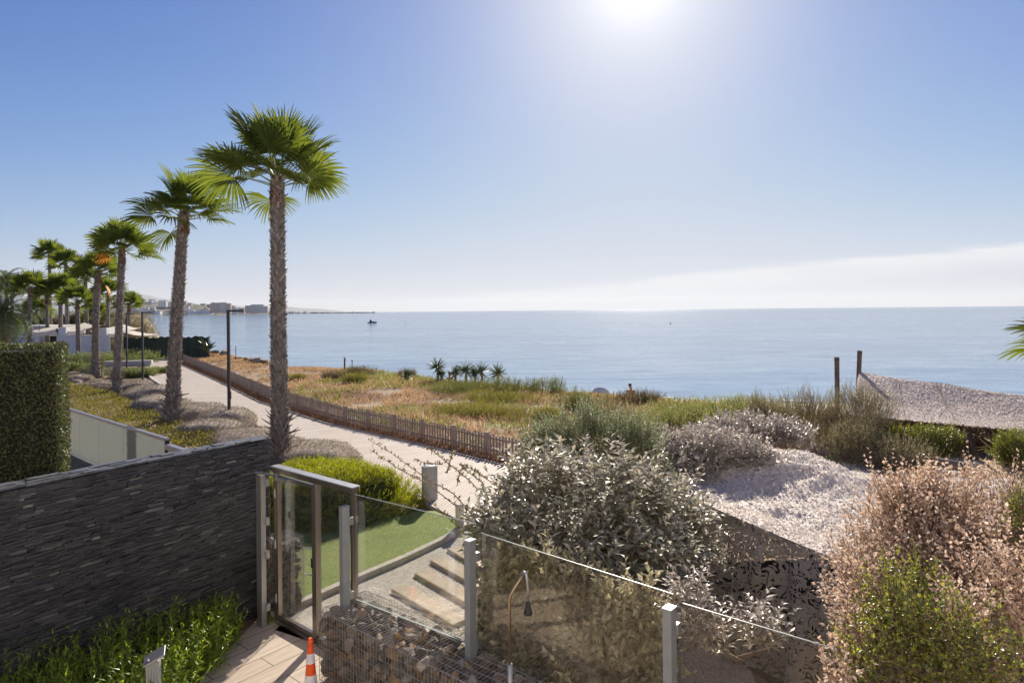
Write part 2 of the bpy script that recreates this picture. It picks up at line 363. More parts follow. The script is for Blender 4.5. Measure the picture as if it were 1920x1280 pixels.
# sea
m, n, l = newmat('sea')
tcn = n.new('ShaderNodeTexCoord'); v = tcn.outputs['Object']
w1 = texnoise(n, l, v, .16, 6, .62, .6, (.55, 1.6, 1)); w2 = texnoise(n, l, v, .9, 5, .6, .4, (.7, 1.5, 1)); w3 = texnoise(n, l, v, .02, 4, .6, 0, (.35, 1.6, 1))
hgt = mth(n, l, 'ADD', mth(n, l, 'MULTIPLY', w1, 1.5), mth(n, l, 'MULTIPLY', w2, .25))
hgt = mth(n, l, 'ADD', hgt, mth(n, l, 'MULTIPLY', w3, .6))
bn = n.new('ShaderNodeBump'); bn.inputs['Strength'].default_value = .36; bn.inputs['Distance'].default_value = .15; l.new(hgt, bn.inputs['Height'])
b = n.new('ShaderNodeBsdfDiffuse'); gls = n.new('ShaderNodeBsdfGlossy'); gls.inputs['Roughness'].default_value = .06
cc = ramp(n, l, mth(n, l, 'ADD', mth(n, l, 'MULTIPLY', w1, .7), mth(n, l, 'MULTIPLY', w3, .3)), [(.36, (.13, .24, .39)), (.5, (.22, .355, .52)), (.62, (.33, .46, .60))]); l.new(cc, b.inputs[0])  # light and dark of the ripples painted into the water colour
fr_ = n.new('ShaderNodeFresnel'); fr_.inputs[0].default_value = 1.33; l.new(bn.outputs[0], fr_.inputs['Normal']); l.new(bn.outputs[0], gls.inputs['Normal'])
fc = mth(n, l, 'MINIMUM', fr_.outputs[0], .6)   # a ruffled sea never mirrors the horizon fully
mx = n.new('ShaderNodeMixShader'); l.new(fc, mx.inputs[0]); l.new(b.outputs[0], mx.inputs[1]); l.new(gls.outputs[0], mx.inputs[2])
o = n.new('ShaderNodeOutputMaterial'); l.new(mx.outputs[0], o.inputs[0])
S = MB()
yy = np.concatenate([np.linspace(-60, 200, 14), np.geomspace(260, 60000, 22)]); xx = np.concatenate([-np.geomspace(60000, 100, 14), np.linspace(-60, 60, 5), np.geomspace(100, 60000, 14)])
gx, gy = np.meshgrid(xx, yy); S.grid(np.stack([gx, gy, np.full_like(gx, -3.2)], -1), flip=True)
S.build('sea', MT['sea'], kind='structure')
# surf line: foam sheet along the waterline
m, n, l = newmat('foam')
tcn = n.new('ShaderNodeTexCoord'); f = texnoise(n, l, tcn.outputs['Object'], .8, 6, .7, 1, (.5, 1.6, 1)); mk = n.new('ShaderNodeMapRange'); l.new(f, mk.inputs[0]); mk.inputs[1].default_value = .5; mk.inputs[2].default_value = .58
d = n.new('ShaderNodeBsdfDiffuse'); d.inputs[0].default_value = (.85, .87, .88, 1); t = n.new('ShaderNodeBsdfTransparent'); mx = n.new('ShaderNodeMixShader')
l.new(mk.outputs[0], mx.inputs[0]); l.new(t.outputs[0], mx.inputs[1]); l.new(d.outputs[0], mx.inputs[2]); o = n.new('ShaderNodeOutputMaterial'); l.new(mx.outputs[0], o.inputs[0])
fx = np.arange(-40, 46, 1.0); fy = edge_y(fx) + 27.3 / ek(fx)
off = (fbm(fx, fx * 0, 5, .2, 3) - .5) * 1.6
fp = np.stack([np.stack([fx, fy + off + q, np.full_like(fx, -3.185)], -1) for q in (-1.2, -.4, .4, 1.3)])
MB().grid(fp, flip=True).build('surf_foam', MT['foam'], kind='stuff').__setitem__('label', 'broken white foam along the waterline')

# ---- boardwalk
FENCE = np.array([(-33, 63), (-29, 56.5), (-17.6, 40), (-11.6, 31), (-6.7, 25), (-1.9, 20.3), (0, 18.3), (4, 14.2), (6, 12.2)])
def offs(pl, d):
    t = np.gradient(pl, axis=0); t = t / np.linalg.norm(t, axis=1, keepdims=True); return pl + np.stack([t[:, 1], -t[:, 0]], 1) * d
m, n, l = newmat('boards')
uvn = n.new('ShaderNodeUVMap'); sp = n.new('ShaderNodeSeparateXYZ'); l.new(uvn.outputs[0], sp.inputs[0])
u = mth(n, l, 'DIVIDE', sp.outputs[0], .115); fr = mth(n, l, 'FRACT', u); fl = mth(n, l, 'FLOOR', u)
seg = mth(n, l, 'FLOOR', mth(n, l, 'ADD', mth(n, l, 'DIVIDE', sp.outputs[1], 2.2), mth(n, l, 'MULTIPLY', mth(n, l, 'MODULO', fl, 2), .5)))
cb = n.new('ShaderNodeCombineXYZ'); l.new(fl, cb.inputs[0]); l.new(seg, cb.inputs[1])
wnz = n.new('ShaderNodeTexWhiteNoise'); wnz.noise_dimensions = '2D'; l.new(cb.outputs[0], wnz.inputs['Vector'])
gap = mth(n, l, 'LESS_THAN', fr, .13)
tcn = n.new('ShaderNodeTexCoord'); f1 = texnoise(n, l, tcn.outputs['Object'], .6, 5, .6); f2 = texnoise(n, l, uvn.outputs[0], 3, 5, .7, 0, (9, .8, 1))
wood = ramp(n, l, mth(n, l, 'ADD', mth(n, l, 'MULTIPLY', wnz.outputs[0], .5), mth(n, l, 'MULTIPLY', f2, .5)), [(.2, (.40, .34, .285)), (.5, (.47, .405, .345)), (.85, (.54, .475, .41))])
dirt = n.new('ShaderNodeMixRGB'); mr = n.new('ShaderNodeMapRange'); l.new(f1, mr.inputs[0]); mr.inputs[1].default_value = .5; mr.inputs[2].default_value = .75; mr.inputs[4].default_value = .5
l.new(mr.outputs[0], dirt.inputs[0]); l.new(wood, dirt.inputs[1]); dirt.inputs[2].default_value = (.48, .37, .28, 1)
gm_ = n.new('ShaderNodeMixRGB'); l.new(mth(n, l, 'MULTIPLY', gap, .9), gm_.inputs[0]); l.new(dirt.outputs[0], gm_.inputs[1]); gm_.inputs[2].default_value = (.07, .055, .045, 1)
b = n.new('ShaderNodeBsdfPrincipled'); b.inputs['Roughness'].default_value = .75; l.new(gm_.outputs[0], b.inputs['Base Color'])
bn = n.new('ShaderNodeBump'); bn.inputs['Strength'].default_value = .8; bn.inputs['Distance'].default_value = .01
l.new(mth(n, l, 'ADD', mth(n, l, 'SUBTRACT', 1, gap), mth(n, l, 'MULTIPLY', wnz.outputs[0], .4)), bn.inputs['Height']); l.new(bn.outputs[0], b.inputs['Normal'])
o = n.new('ShaderNodeOutputMaterial'); l.new(b.outputs[0], o.inputs[0])
RT = offs(FENCE, -0.75)   # right-hand rim of the boards, camera side of the fence
RT = np.array([[p[0] - .55, p[1] - .55] for p in FENCE])
LT = np.array([(-37, 60), (-31.6, 54), (-23.2, 41.3), (-15.2, 30.2), (-8.8, 23.2), (-5.2, 19.4), (-1.9, 14.1), (-.3, 11.9), (.6, 11.1)])
RT[-2:] = [(1.6, 15.3), (2.4, 14.0)]
def dens(pl, k=14):
    t = np.linspace(0, len(pl) - 1, (len(pl) - 1) * k + 1); return np.stack([np.interp(t, np.arange(len(pl)), pl[:, j]) for j in (0, 1)], 1)
RD, LD = dens(RT), dens(LT)
cen = (RD + LD) / 2; al = np.concatenate([[0], np.cumsum(np.linalg.norm(np.diff(cen, axis=0), axis=1))])
ZW = .06
rows = []; uvs = []
for j, t in enumerate(np.linspace(0, 1, 5)):
    q = LD * (1 - t) + RD * t; rows.append(np.column_stack([q, np.full(len(q), ZW)])); uvs.append(np.column_stack([al, np.full(len(al), t * 4.5)]))
bw = MB(); bw.grid(np.array(rows), np.array(uvs), flip=True)
for side in (0, -1):
    a = rows[side]; c = a.copy(); c[:, 2] = -.12; bw.grid(np.array([a, c]), np.array([uvs[side] * 0 + .08] * 2), flip=(side == 0))
plat = [(-52, 62), (-46, 53.5), (-31.6, 53.0), (-31.0, 54.5), (-37, 60.2), (-40, 66)]
bw.add([(x, y, ZW + .004) for x, y in plat], [(0, 1, 2, 3, 4, 5)], uv=[(x * .3 + y, x) for x, y in plat])
bwo = bw.build('boardwalk', MT['boards'], kind='structure')
# thin light rim board along the fence side and planting side
conc = surf('concrete', (.40, .385, .36), (.52, .50, .47), .85, 6, 6, .35, 40, bdist=.004)
def ribbon(pl, w, z0, z1):
    a = offs(pl, -w / 2); b_ = offs(pl, w / 2); mb = MB()
    A0 = np.column_stack([a, np.full(len(a), z0)]); A1 = np.column_stack([a, np.full(len(a), z1)]); B1 = np.column_stack([b_, np.full(len(a), z1)]); B0 = np.column_stack([b_, np.full(len(a), z0)])
    mb.grid(np.array([A0, A1, B1, B0, A0])); return mb
greyw = surf('grey_wood', (.30, .245, .195), (.42, .355, .29), .85, 5, 6, .5, 30, mapscale=(1, 1, .2))
ribbon(RD[:-2] + np.array([.05, .05]), .09, 0, ZW + .03).build('boardwalk_rim', greyw, kind='structure')
ribbon(LD[20:40], .16, -.1, ZW + .05).build('boardwalk_kerb', conc, kind='structure')

# ---- terrace
gd = unit(np.array([.776, -.63])); gp = np.array([gd[1] * -1, gd[0]])   # along the gate, and outwards (away from camera)
m, n, l = newmat('tiles')
tcn = n.new('ShaderNodeTexCoord'); mp = n.new('ShaderNodeMapping'); l.new(tcn.outputs['Object'], mp.inputs[0]); mp.inputs['Rotation'].default_value = (0, 0, -math.atan2(gp[1], gp[0]))
br = n.new('ShaderNodeTexBrick'); l.new(mp.outputs[0], br.inputs[0]); br.inputs['Scale'].default_value = 1; br.inputs['Brick Width'].default_value = 1.2; br.inputs['Row Height'].default_value = .3
br.inputs['Mortar Size'].default_value = .006; br.inputs['Mortar Smooth'].default_value = .1; br.offset = .5
br.inputs['Color1'].default_value = (.54, .43, .34, 1); br.inputs['Color2'].default_value = (.60, .49, .40, 1); br.inputs['Mortar'].default_value = (.10, .085, .07, 1)
gr = texnoise(n, l, mp.outputs[0], 2.2, 8, .62, .3, (1, 9, 1)); mr = n.new('ShaderNodeMapRange'); l.new(gr, mr.inputs[0]); mr.inputs[1].default_value = .3; mr.inputs[2].default_value = .75; mr.inputs[3].default_value = .72; mr.inputs[4].default_value = 1.15
mx = n.new('ShaderNodeMixRGB'); mx.blend_type = 'MULTIPLY'; mx.inputs[0].default_value = 1; l.new(br.outputs[0], mx.inputs[1]); l.new(mr.outputs[0], mx.inputs[2])
b = n.new('ShaderNodeBsdfPrincipled'); b.inputs['Roughness'].default_value = .55; l.new(mx.outputs[0], b.inputs['Base Color']); bn = n.new('ShaderNodeBump'); bn.inputs['Strength'].default_value = .3; bn.inputs['Distance'].default_value = .004
l.new(mth(n, l, 'SUBTRACT', mth(n, l, 'MULTIPLY', gr, .4), br.outputs['Fac']), bn.inputs['Height']); l.new(bn.outputs[0], b.inputs['Normal']); o = n.new('ShaderNodeOutputMaterial'); l.new(b.outputs[0], o.inputs[0])
GA, GB = np.array([-3.36, 8.92]), np.array([-1.98, 7.80])
MB().prism([(-3.62, 9.02), tuple(GA + gp * .12), tuple(GB + gp * .12), (1.0, 5.2), (4, 2.2), (4, -2), (-5.2, -2), (-4.4, 4.5), (-3.75, 7.3)], -.2, .0).build('terrace', MT['tiles'], kind='structure')
# ---- lawn, gravel path
m, n, l = newmat('turf')
tcn = n.new('ShaderNodeTexCoord'); f = texnoise(n, l, tcn.outputs['Object'], 1.2, 5, .6); f2 = texnoise(n, l, tcn.outputs['Object'], 120, 3, .7)
c_ = ramp(n, l, mth(n, l, 'ADD', mth(n, l, 'MULTIPLY', f, .6), mth(n, l, 'MULTIPLY', f2, .4)), [(.3, (.26, .33, .085)), (.5, (.33, .39, .11)), (.7, (.41, .46, .15))])
b = n.new('ShaderNodeBsdfPrincipled'); b.inputs['Roughness'].default_value = .8; l.new(c_, b.inputs['Base Color']); bn = n.new('ShaderNodeBump'); bn.inputs['Strength'].default_value = 1; bn.inputs['Distance'].default_value = .02; l.new(f2, bn.inputs['Height']); l.new(bn.outputs[0], b.inputs['Normal'])
o = n.new('ShaderNodeOutputMaterial'); l.new(b.outputs[0], o.inputs[0])
lawn = [G(505, 1172)[:2], G(560, 1133)[:2], G(655, 1090)[:2], G(760, 1047)[:2], G(835, 1010)[:2], G(860, 990)[:2], G(850, 975)[:2], G(815, 960)[:2], G(760, 962)[:2], (-4.0, 13.6), (-5.2, 13.0), (-4.6, 10.6)]
MB().prism(lawn, -.05, .03).build('lawn', MT['turf'], kind='structure')
la = MB(); gl = leafmat('turf_blade', [(.40, .48, .16), (.48, .56, .2), (.55, .6, .26)], .5, .45)
lp_ = np.array(lawn)
def inpoly(x, y, poly):
    poly = np.asarray(poly); ins = np.zeros(len(x), bool); j = len(poly) - 1
    for i in range(len(poly)):
        xi, yi = poly[i]; xj, yj = poly[j]
        c = ((yi > y) != (yj > y)) & (x < (xj - xi) * (y - yi) / (yj - yi + 1e-12) + xi); ins ^= c; j = i
    return ins
def scatter(poly, n_):
    poly = np.asarray(poly)[:, :2]; lo_, hi_ = poly.min(0), poly.max(0); q = rng.uniform(lo_, hi_, (n_ * 3, 2)); q = q[inpoly(q[:, 0], q[:, 1], poly)]; return q[:n_]
q = scatter(lp_, 14000); d = rng.normal(0, .45, (len(q), 3)); d[:, 2] = 1
leaves(la, np.column_stack([q, np.full(len(q), .028)]), d, rdirs(len(q)), rng.uniform(.02, .035, len(q)), .006, shape='diamond')
tag(la.build('lawn_blades', gl, kind='stuff'), 'short bright green artificial turf blades on the lawn beyond the glass gate', 'grass')
m, n, l = newmat('gravel')
tcn = n.new('ShaderNodeTexCoord'); vo = n.new('ShaderNodeTexVoronoi'); vo.inputs['Scale'].default_value = 42; l.new(tcn.outputs['Object'], vo.inputs['Vector'])
f = texnoise(n, l, tcn.outputs['Object'], 1.5, 5); c1 = n.new('ShaderNodeSeparateXYZ'); l.new(vo.outputs['Color'], c1.inputs[0])
c_ = ramp(n, l, mth(n, l, 'ADD', mth(n, l, 'MULTIPLY', c1.outputs[0], .5), mth(n, l, 'MULTIPLY', f, .5)), [(.2, (.46, .39, .32)), (.5, (.64, .57, .49)), (.8, (.78, .73, .66))])
b = n.new('ShaderNodeBsdfPrincipled'); b.inputs['Roughness'].default_value = .85; l.new(c_, b.inputs['Base Color']); bn = n.new('ShaderNodeBump'); bn.inputs['Strength'].default_value = 1; bn.inputs['Distance'].default_value = .02; bn.invert = True; l.new(vo.outputs['Distance'], bn.inputs['Height']); l.new(bn.outputs[0], b.inputs['Normal'])
o = n.new('ShaderNodeOutputMaterial'); l.new(b.outputs[0], o.inputs[0])
MB().prism([G(515, 1180)[:2], G(570, 1135)[:2], G(660, 1090)[:2], G(765, 1047)[:2], G(840, 1012)[:2], G(895, 985)[:2], (1.2, 11.4), (3.0, 9.0), (2.5, 5.5), (1.6, 5.0), (-1.9, 7.95)], -.1, .0).build('gravel_path', MT['gravel'], kind='structure')
kp = np.array([G(x, y)[:2] for x, y in ((512, 1160), (560, 1138), (655, 1095), (760, 1050), (837, 1013), (868, 992), (885, 975))])
kerbm = surf('kerb_stone', (.52, .46, .38), (.68, .61, .53), .85, 3, 6, .4, 50, bdist=.004)
kd = dens(kp, 6); ke = empty('lawn_kerb', (kd[0][0], kd[0][1], 0), 'low pale stone kerb curving between the artificial lawn and the gravel path', 'kerb')
for i in range(0, len(kd) - 1, 3):
    sg = kd[i:i + 4]
    if len(sg) < 2: continue
    sg = sg.copy(); sg[-1] = sg[-1] - (sg[-1] - sg[-2]) * .05
    mb = ribbon(sg, .11, -.05, .09); mb.v = [mb.v[0] - np.array([kd[0][0], kd[0][1], 0])]
    A = mb.v[0]; nn_ = len(sg)
    mb.f.append(np.array([[0, nn_, 2 * nn_, 3 * nn_], [nn_ - 1, 4 * nn_ - 1, 3 * nn_ - 1, 2 * nn_ - 1]])); mb.mi.append(np.zeros(2)); mb.build('kerb_stone', kerbm, ke)
slp = surf('sleeper_wood', (.46, .36, .25), (.64, .52, .39), .8, 3, 7, .6, 18, mapscale=(1, 1, 1), bdist=.01)
for i, (a, b_) in enumerate((((733, 1104), (850, 1172)), ((776, 1074), (873, 1130)), ((806, 1050), (880, 1092)), ((838, 1028), (893, 1062)))):
    A, B_ = np.array(G(*a, .05)[:2]), np.array(G(*b_, .05)[:2]); B_ = A + unit(B_ - A) * 1.55
    o = empty('sleeper_step', (A[0], A[1], 0), ['weathered wooden sleeper step nearest the stone gabion', 'second wooden sleeper step from the gabion up the gravel path', 'third wooden sleeper step from the gabion, partly behind the steel post', 'farthest wooden sleeper step under the edge of the silver bush'][i], 'step', 'wooden sleeper steps in the gravel path')
    d2 = unit(B_ - A); c = (A + B_) / 2 + np.array([-d2[1], d2[0]]) * .13
    mb = MB(); rt = rotz(math.atan2(d2[1], d2[0])); mb.box((c[0] - A[0], c[1] - A[1], -.01), (1.55, .26, .13), rt); mb.build('beam', slp, o, bevel=.012)
# sand court on the right between the nets
m = surf('sand', (.50, .40, .28), (.64, .53, .39), .95, 2.5, 6, .6, 9, bdist=.06)
MB().grid(np.array([[(x, y, .02 + .06 * math.sin(x * 1.3 + y) + .05 * math.sin(y * 1.9)) for x in np.linspace(8.5, 40, 40)] for y in np.linspace(11.5, 20.2, 14)]), flip=True).build('sand', m, smooth=True, kind='structure')

def hill_at(px, t):
    yy_ = 2500 + 900 * t; q = P(px, np.interp(px, [h[0] for h in HILL], [h[1] for h in HILL]), 2500 + 900 * .55)
    return q[0] * yy_ / (2500 + 900 * .55), yy_, -5 + (q[2] + 5) * math.sin(min(t / .55, 1) * math.pi / 2)
# ---- far hills, mountains, town
hillm = surf('hill_scrub', (.035, .05, .03), (.075, .085, .05), 1, .02, 9, c3=(.26, .21, .15), lo_=.4, hi_=.66)
mtm = surf('mountain_rock', (.10, .12, .13), (.15, .16, .16), 1, .0006, 6)
def ridge(name, Y, prof, mat, depth, base=-6, rough=1.0, seed=1):
    px = np.array([p[0] for p in prof], float); top = np.array([p[1] for p in prof], float)
    xs_ = np.linspace(px[0], px[-1], 160); tp = np.interp(xs_, px, top)
    rows = []
    for k, t in enumerate(np.linspace(0, 1, 16)):
        yy_ = Y + depth * t; r_ = []
        for x, tq in zip(xs_, tp):
            q = P(x, tq, Y + depth * .55); h = max(q[2], base)
            s_ = math.sin(min(t / .55, 1) * math.pi / 2) if t < .55 else math.cos((t - .55) / .45 * math.pi / 2)
            nz_ = 1 + rough * .25 * (fbm(np.array([x * .06]), np.array([t * 6.]), seed, 1, 4)[0] - .5) * (1 if 0 < k < 15 else 0)
            r_.append((q[0] * yy_ / (Y + depth * .55) if k else q[0] * Y / (Y + depth * .55), yy_, base + (h - base) * s_ * nz_))
        rows.append(r_)
    MB().grid(np.array(rows), flip=True).build(name, mat, smooth=True, kind='structure')
HILL = [(150, 575), (200, 566), (250, 564), (300, 566), (335, 567), (370, 571), (400, 575), (430, 577), (470, 578), (500, 582), (530, 586), (545, 588)]
ridge('hills', 2500, HILL, hillm, 900, -5)
ridge('mountains', 14000, [(-60, 560), (40, 556), (120, 556), (190, 560), (225, 552), (240, 548), (265, 552), (285, 556), (310, 560), (345, 566), (380, 571), (420, 569), (440, 572), (470, 577), (520, 578), (540, 575), (570, 578), (600, 579), (640, 583), (665, 585)], mtm, 6000, -10, .6, 4)
quaym = surf('quay_stone', (.12, .115, .11), (.2, .19, .18), 1, .1, 4)
a = P(520, 589, 3900); mb = MB(); xs_ = np.linspace(P(505, 589, 3900)[0], P(680, 586, 3900)[0], 60)
for i in range(59):
    h = rng.uniform(2, 5) + (2 if i < 14 else 0); w = xs_[i + 1] - xs_[i]; mb.box(((xs_[i] + xs_[i + 1]) / 2, 3900 + i * 6, -4 + h), (w * .98, 18, h * 2 + rng.uniform(0, .3)))
mb.build('breakwater', quaym, None); tag(bpy.data.objects['breakwater'], 'long low dark breakwater reaching out to sea from the far town', 'breakwater')
# ================================================================ built things
steel = surf('brushed_steel', (.36, .36, .36), (.46, .46, .46), .42, 8, 4, .1, 60, metal=.75, mapscale=(1, 1, .1), bdist=.001)
galv = surf('painted_grey_steel', (.26, .275, .29), (.33, .345, .36), .45, 5, 4, .05, 40, metal=.35, bdist=.001)
bronze = surf('bronze_frame', (.22, .195, .17), (.34, .30, .265), .3, 3, 4, .05, 40, metal=.8, mapscale=(1, 1, .1), bdist=.001)
dark = surf('dark_metal', (.018, .018, .02), (.035, .035, .037), .45, 6, 3)
blackp = surf('black_rubber', (.012, .012, .013), (.02, .02, .02), .5, 6, 3)
white_r = surf('white_render', (.70, .69, .67), (.80, .79, .77), .8, 2, 5, .2, 30, bdist=.003)
clear = glassmat('clear_glass', (.975, .985, .98), .5)
hazy = glassmat('painted_reflection_glass', (.93, .915, .88), .25, .03, (.5, .44, .36))  # brownish tint and film paint a reflection into the panes
# --- slate wall
m, n, l = newmat('slate')
uvn = n.new('ShaderNodeUVMap'); v = uvn.outputs[0]
br = n.new('ShaderNodeTexBrick'); l.new(v, br.inputs[0]); br.inputs['Scale'].default_value = 1; br.inputs['Brick Width'].default_value = .34; br.inputs['Row Height'].default_value = .042; br.offset = .37; br.squash = .7; br.squash_frequency = 3
br.inputs['Mortar Size'].default_value = .003; br.inputs['Mortar Smooth'].default_value = .2; br.inputs['Color1'].default_value = (.02, .021, .026, 1); br.inputs['Color2'].default_value = (.075, .073, .08, 1); br.inputs['Mortar'].default_value = (.003, .003, .004, 1)
st = texnoise(n, l, v, 1.0, 7, .72, .3, (3, 38, 1)); st2 = texnoise(n, l, v, 1.0, 6, .75, .3, (2.6, 62, 1)); big = texnoise(n, l, v, .8, 4)
edge_ = ramp(n, l, st2, [(.5, (0, 0, 0)), (.6, (.035, .034, .036)), (.74, (.26, .25, .25))])
mx = n.new('ShaderNodeMixRGB'); mx.blend_type = 'ADD'; mx.inputs[0].default_value = 1; l.new(br.outputs[0], mx.inputs[1]); l.new(edge_, mx.inputs[2])
mb_ = n.new('ShaderNodeMixRGB'); mb_.blend_type = 'MULTIPLY'; mb_.inputs[0].default_value = 1; l.new(mx.outputs[0], mb_.inputs[1]); l.new(ramp(n, l, big, [(.3, (.7, .7, .85)), (.7, (1.25, 1.15, 1.1))]), mb_.inputs[2])
b = n.new('ShaderNodeBsdfPrincipled'); b.inputs['Roughness'].default_value = .5; b.inputs['Specular IOR Level'].default_value = .6; l.new(mb_.outputs[0], b.inputs['Base Color'])
bn = n.new('ShaderNodeBump'); bn.inputs['Strength'].default_value = 1; bn.inputs['Distance'].default_value = .03
l.new(mth(n, l, 'ADD', mth(n, l, 'MULTIPLY', st, .9), mth(n, l, 'MULTIPLY', br.outputs['Fac'], -.5)), bn.inputs['Height']); l.new(bn.outputs[0], b.inputs['Normal'])
o = n.new('ShaderNodeOutputMaterial'); l.new(b.outputs[0], o.inputs[0])
WL = np.array([(-7.3, 3.2), (-6.3, 5.1), (-5.34, 6.67), (-4.98, 7.2), (-4.57, 7.85), (-4.1, 8.5), (-3.56, 9.3)])
t_ = np.concatenate([[0], np.cumsum(np.linalg.norm(np.diff(WL, axis=0), axis=1))]); tt = np.linspace(0, t_[-1], 70)
wl_ = np.stack([np.interp(tt, t_, WL[:, j]) for j in (0, 1)], 1); wb_ = offs(wl_, -.24); wf_ = offs(wl_, 0)
def zt(k): return 2.46
mb = MB(); zz = np.linspace(-.2, 2.46, 64)
def wall_face(pl, flip, nrm_s):
    g = []; uv = []; nr_ = np.gradient(pl, axis=0); nr_ = unit(nr_); nr_ = np.stack([nr_[:, 1], -nr_[:, 0]], 1) * nrm_s
    for z in zz:
        row = int(z / .042); d = (np.floor(tt / .34 + row * .37)); jj = (np.sin(d * 91.7 + row * 47.3) * 43758.5) % 1
        q = pl + nr_ * (jj[:, None] * .016); g.append(np.column_stack([q, np.full(len(q), z)])); uv.append(np.column_stack([tt, np.full(len(tt), z)]))
    mb.grid(np.array(g), np.array(uv), flip=flip); return g[-1], uv[-1]
a, ua = wall_face(wf_, False, 1); c, uc = wall_face(wb_, True, -1)
top = []; uvt = []
for k, t in enumerate(np.linspace(0, 1, 9)):
    q = a * (1 - t) + c * t; q[:, 2] += (vnoise(tt * 3, np.full(len(tt), k * 1.7), 3) - .3) * .018 * (1 if 0 < k < 8 else 0); top.append(q); uvt.append(np.column_stack([tt, np.full(len(tt), 3 + t * .24)]))
mb.grid(np.array(top), np.array(uvt))
e1 = []; ue = []
for k, t in enumerate((0, 1)): q = wf_[-1] * (1 - t) + wb_[-1] * t; e1.append([(q[0], q[1], z) for z in zz]); ue.append([(t * .24 + 9, z) for z in zz])
mb.grid(np.array(e1), np.array(ue), flip=True)
for v_ in mb.v: v_ -= np.array([-3.56, 9.3, 0])
for q_ in mb.v: pass
ws_ = empty('slate_wall', (-3.56, 9.3, 0), 'long dark slate-clad wall left of the glass gate, gently curved', 'wall')
mb.build('wall_core', surf('slate_core', (.010, .010, .012), (.02, .02, .022), .9), ws_)
m, n, l = newmat('slate_strip')
g = n.new('ShaderNodeNewGeometry'); col = ramp(n, l, g.outputs['Random Per Island'], [(0, (.020, .019, .024)), (.5, (.038, .036, .041)), (.9, (.060, .057, .062)), (.97, (.11, .105, .105)), (1, (.22, .205, .19))])
tcn = n.new('ShaderNodeTexCoord'); f = texnoise(n, l, tcn.outputs['Object'], 1.0, 8, .75, .2, (9, 9, 70)); f2 = texnoise(n, l, tcn.outputs['Object'], .7, 4)
mx = n.new('ShaderNodeMixRGB'); mx.blend_type = 'MULTIPLY'; mx.inputs[0].default_value = 1; l.new(col, mx.inputs[1]); l.new(ramp(n, l, f, [(.32, (.35, .35, .38)), (.55, (1, 1, 1)), (.72, (2.4, 2.3, 2.2))]), mx.inputs[2])
b = n.new('ShaderNodeBsdfPrincipled'); b.inputs['Roughness'].default_value = .42; b.inputs['Specular IOR Level'].default_value = .7; l.new(mx.outputs[0], b.inputs['Base Color']); bn = n.new('ShaderNodeBump'); bn.inputs['Strength'].default_value = 1; bn.inputs['Distance'].default_value = .012; l.new(f, bn.inputs['Height']); l.new(bn.outputs[0], b.inputs['Normal'])
o = n.new('ShaderNodeOutputMaterial'); l.new(b.outputs[0], o.inputs[0])
mb = MB(); LT_ = tt[-1]
def wp(s): return np.array([np.interp(s, tt, wl_[:, j]) for j in (0, 1)])
z = .0
while z < 2.44:
    h = rng.choice([.016, .022, .030]); h = min(h, 2.462 - z); s_ = max(0, LT_ - 7.2) + rng.uniform(0, .2)
    while s_ < LT_ - .02:
        L_ = min(rng.uniform(.05, .24), LT_ - s_); L_ = LT_ - s_ if LT_ - s_ - L_ < .06 else L_
        p0, p1 = wp(s_), wp(s_ + L_); d = unit(p1 - p0); nn_ = np.array([d[1], -d[0]]); pr = rng.uniform(.002, .03) + (.012 if rng.random() < .1 else 0)
        rt = rotz(math.atan2(d[1], d[0])) @ np.array([[1, 0, 0], [0, 1, rng.normal(0, .10)], [0, rng.normal(0, .06), 1]])
        c_ = (p0 + p1) / 2 + nn_ * (pr / 2 - .002) - np.array([-3.56, 9.3]); mb.box((c_[0], c_[1], z + h / 2), (np.linalg.norm(p1 - p0) - .003, pr + .028, h * rng.uniform(.84, .97)), rt)
        s_ += L_
    for t_0 in (0, .12):   # the narrow end of the wall
        e = wl_[-1] + (wb_[-1] - wl_[-1]) * (t_0 / .24 + .25) - np.array([-3.56, 9.3]); d = unit(wl_[-1] - wl_[-2]); mb.box((e[0], e[1], z + h / 2), (.02 + rng.uniform(.005, .03), .115, h * .93), rotz(math.atan2(d[1], d[0])))
    z += h
mb.build('cladding', MT['slate_strip'], ws_)

cop = surf('slate_coping', (.035, .036, .042), (.16, .165, .18), .42, 9, 6, .8, 30, bdist=.01, mapscale=(1, 1, 1))
mb = MB(); s_ = 0
while s_ < tt[-1] - .1:
    L_ = min(rng.uniform(.28, .55), tt[-1] - s_); p0 = np.array([np.interp(s_, tt, wf_[:, j]) for j in (0, 1)]); p1 = np.array([np.interp(s_ + L_ - .006, tt, wf_[:, j]) for j in (0, 1)])
    d = unit(p1 - p0); nn_ = np.array([-d[1], d[0]]); c_ = (p0 + p1) / 2 + nn_ * .12; tl = rng.normal(0, .012)
    rt = rotz(math.atan2(d[1], d[0])) @ np.array([[1, 0, tl], [0, 1, rng.normal(0, .02)], [-tl, 0, 1]])
    mb.box((c_[0] + 3.56, c_[1] - 9.3, 2.475 + rng.uniform(0, .008)), (np.linalg.norm(p1 - p0), rng.uniform(.25, .30), .022), rt)
    for _ in range(2): mb.box((c_[0] + 3.56 + rng.normal(0, .06), c_[1] - 9.3 + rng.normal(0, .05), 2.492 + rng.uniform(0, .006)), (np.linalg.norm(p1 - p0) * rng.uniform(.3, .8), rng.uniform(.05, .12), .012), rt)
    s_ += L_
mb.build('coping', cop, ws_)
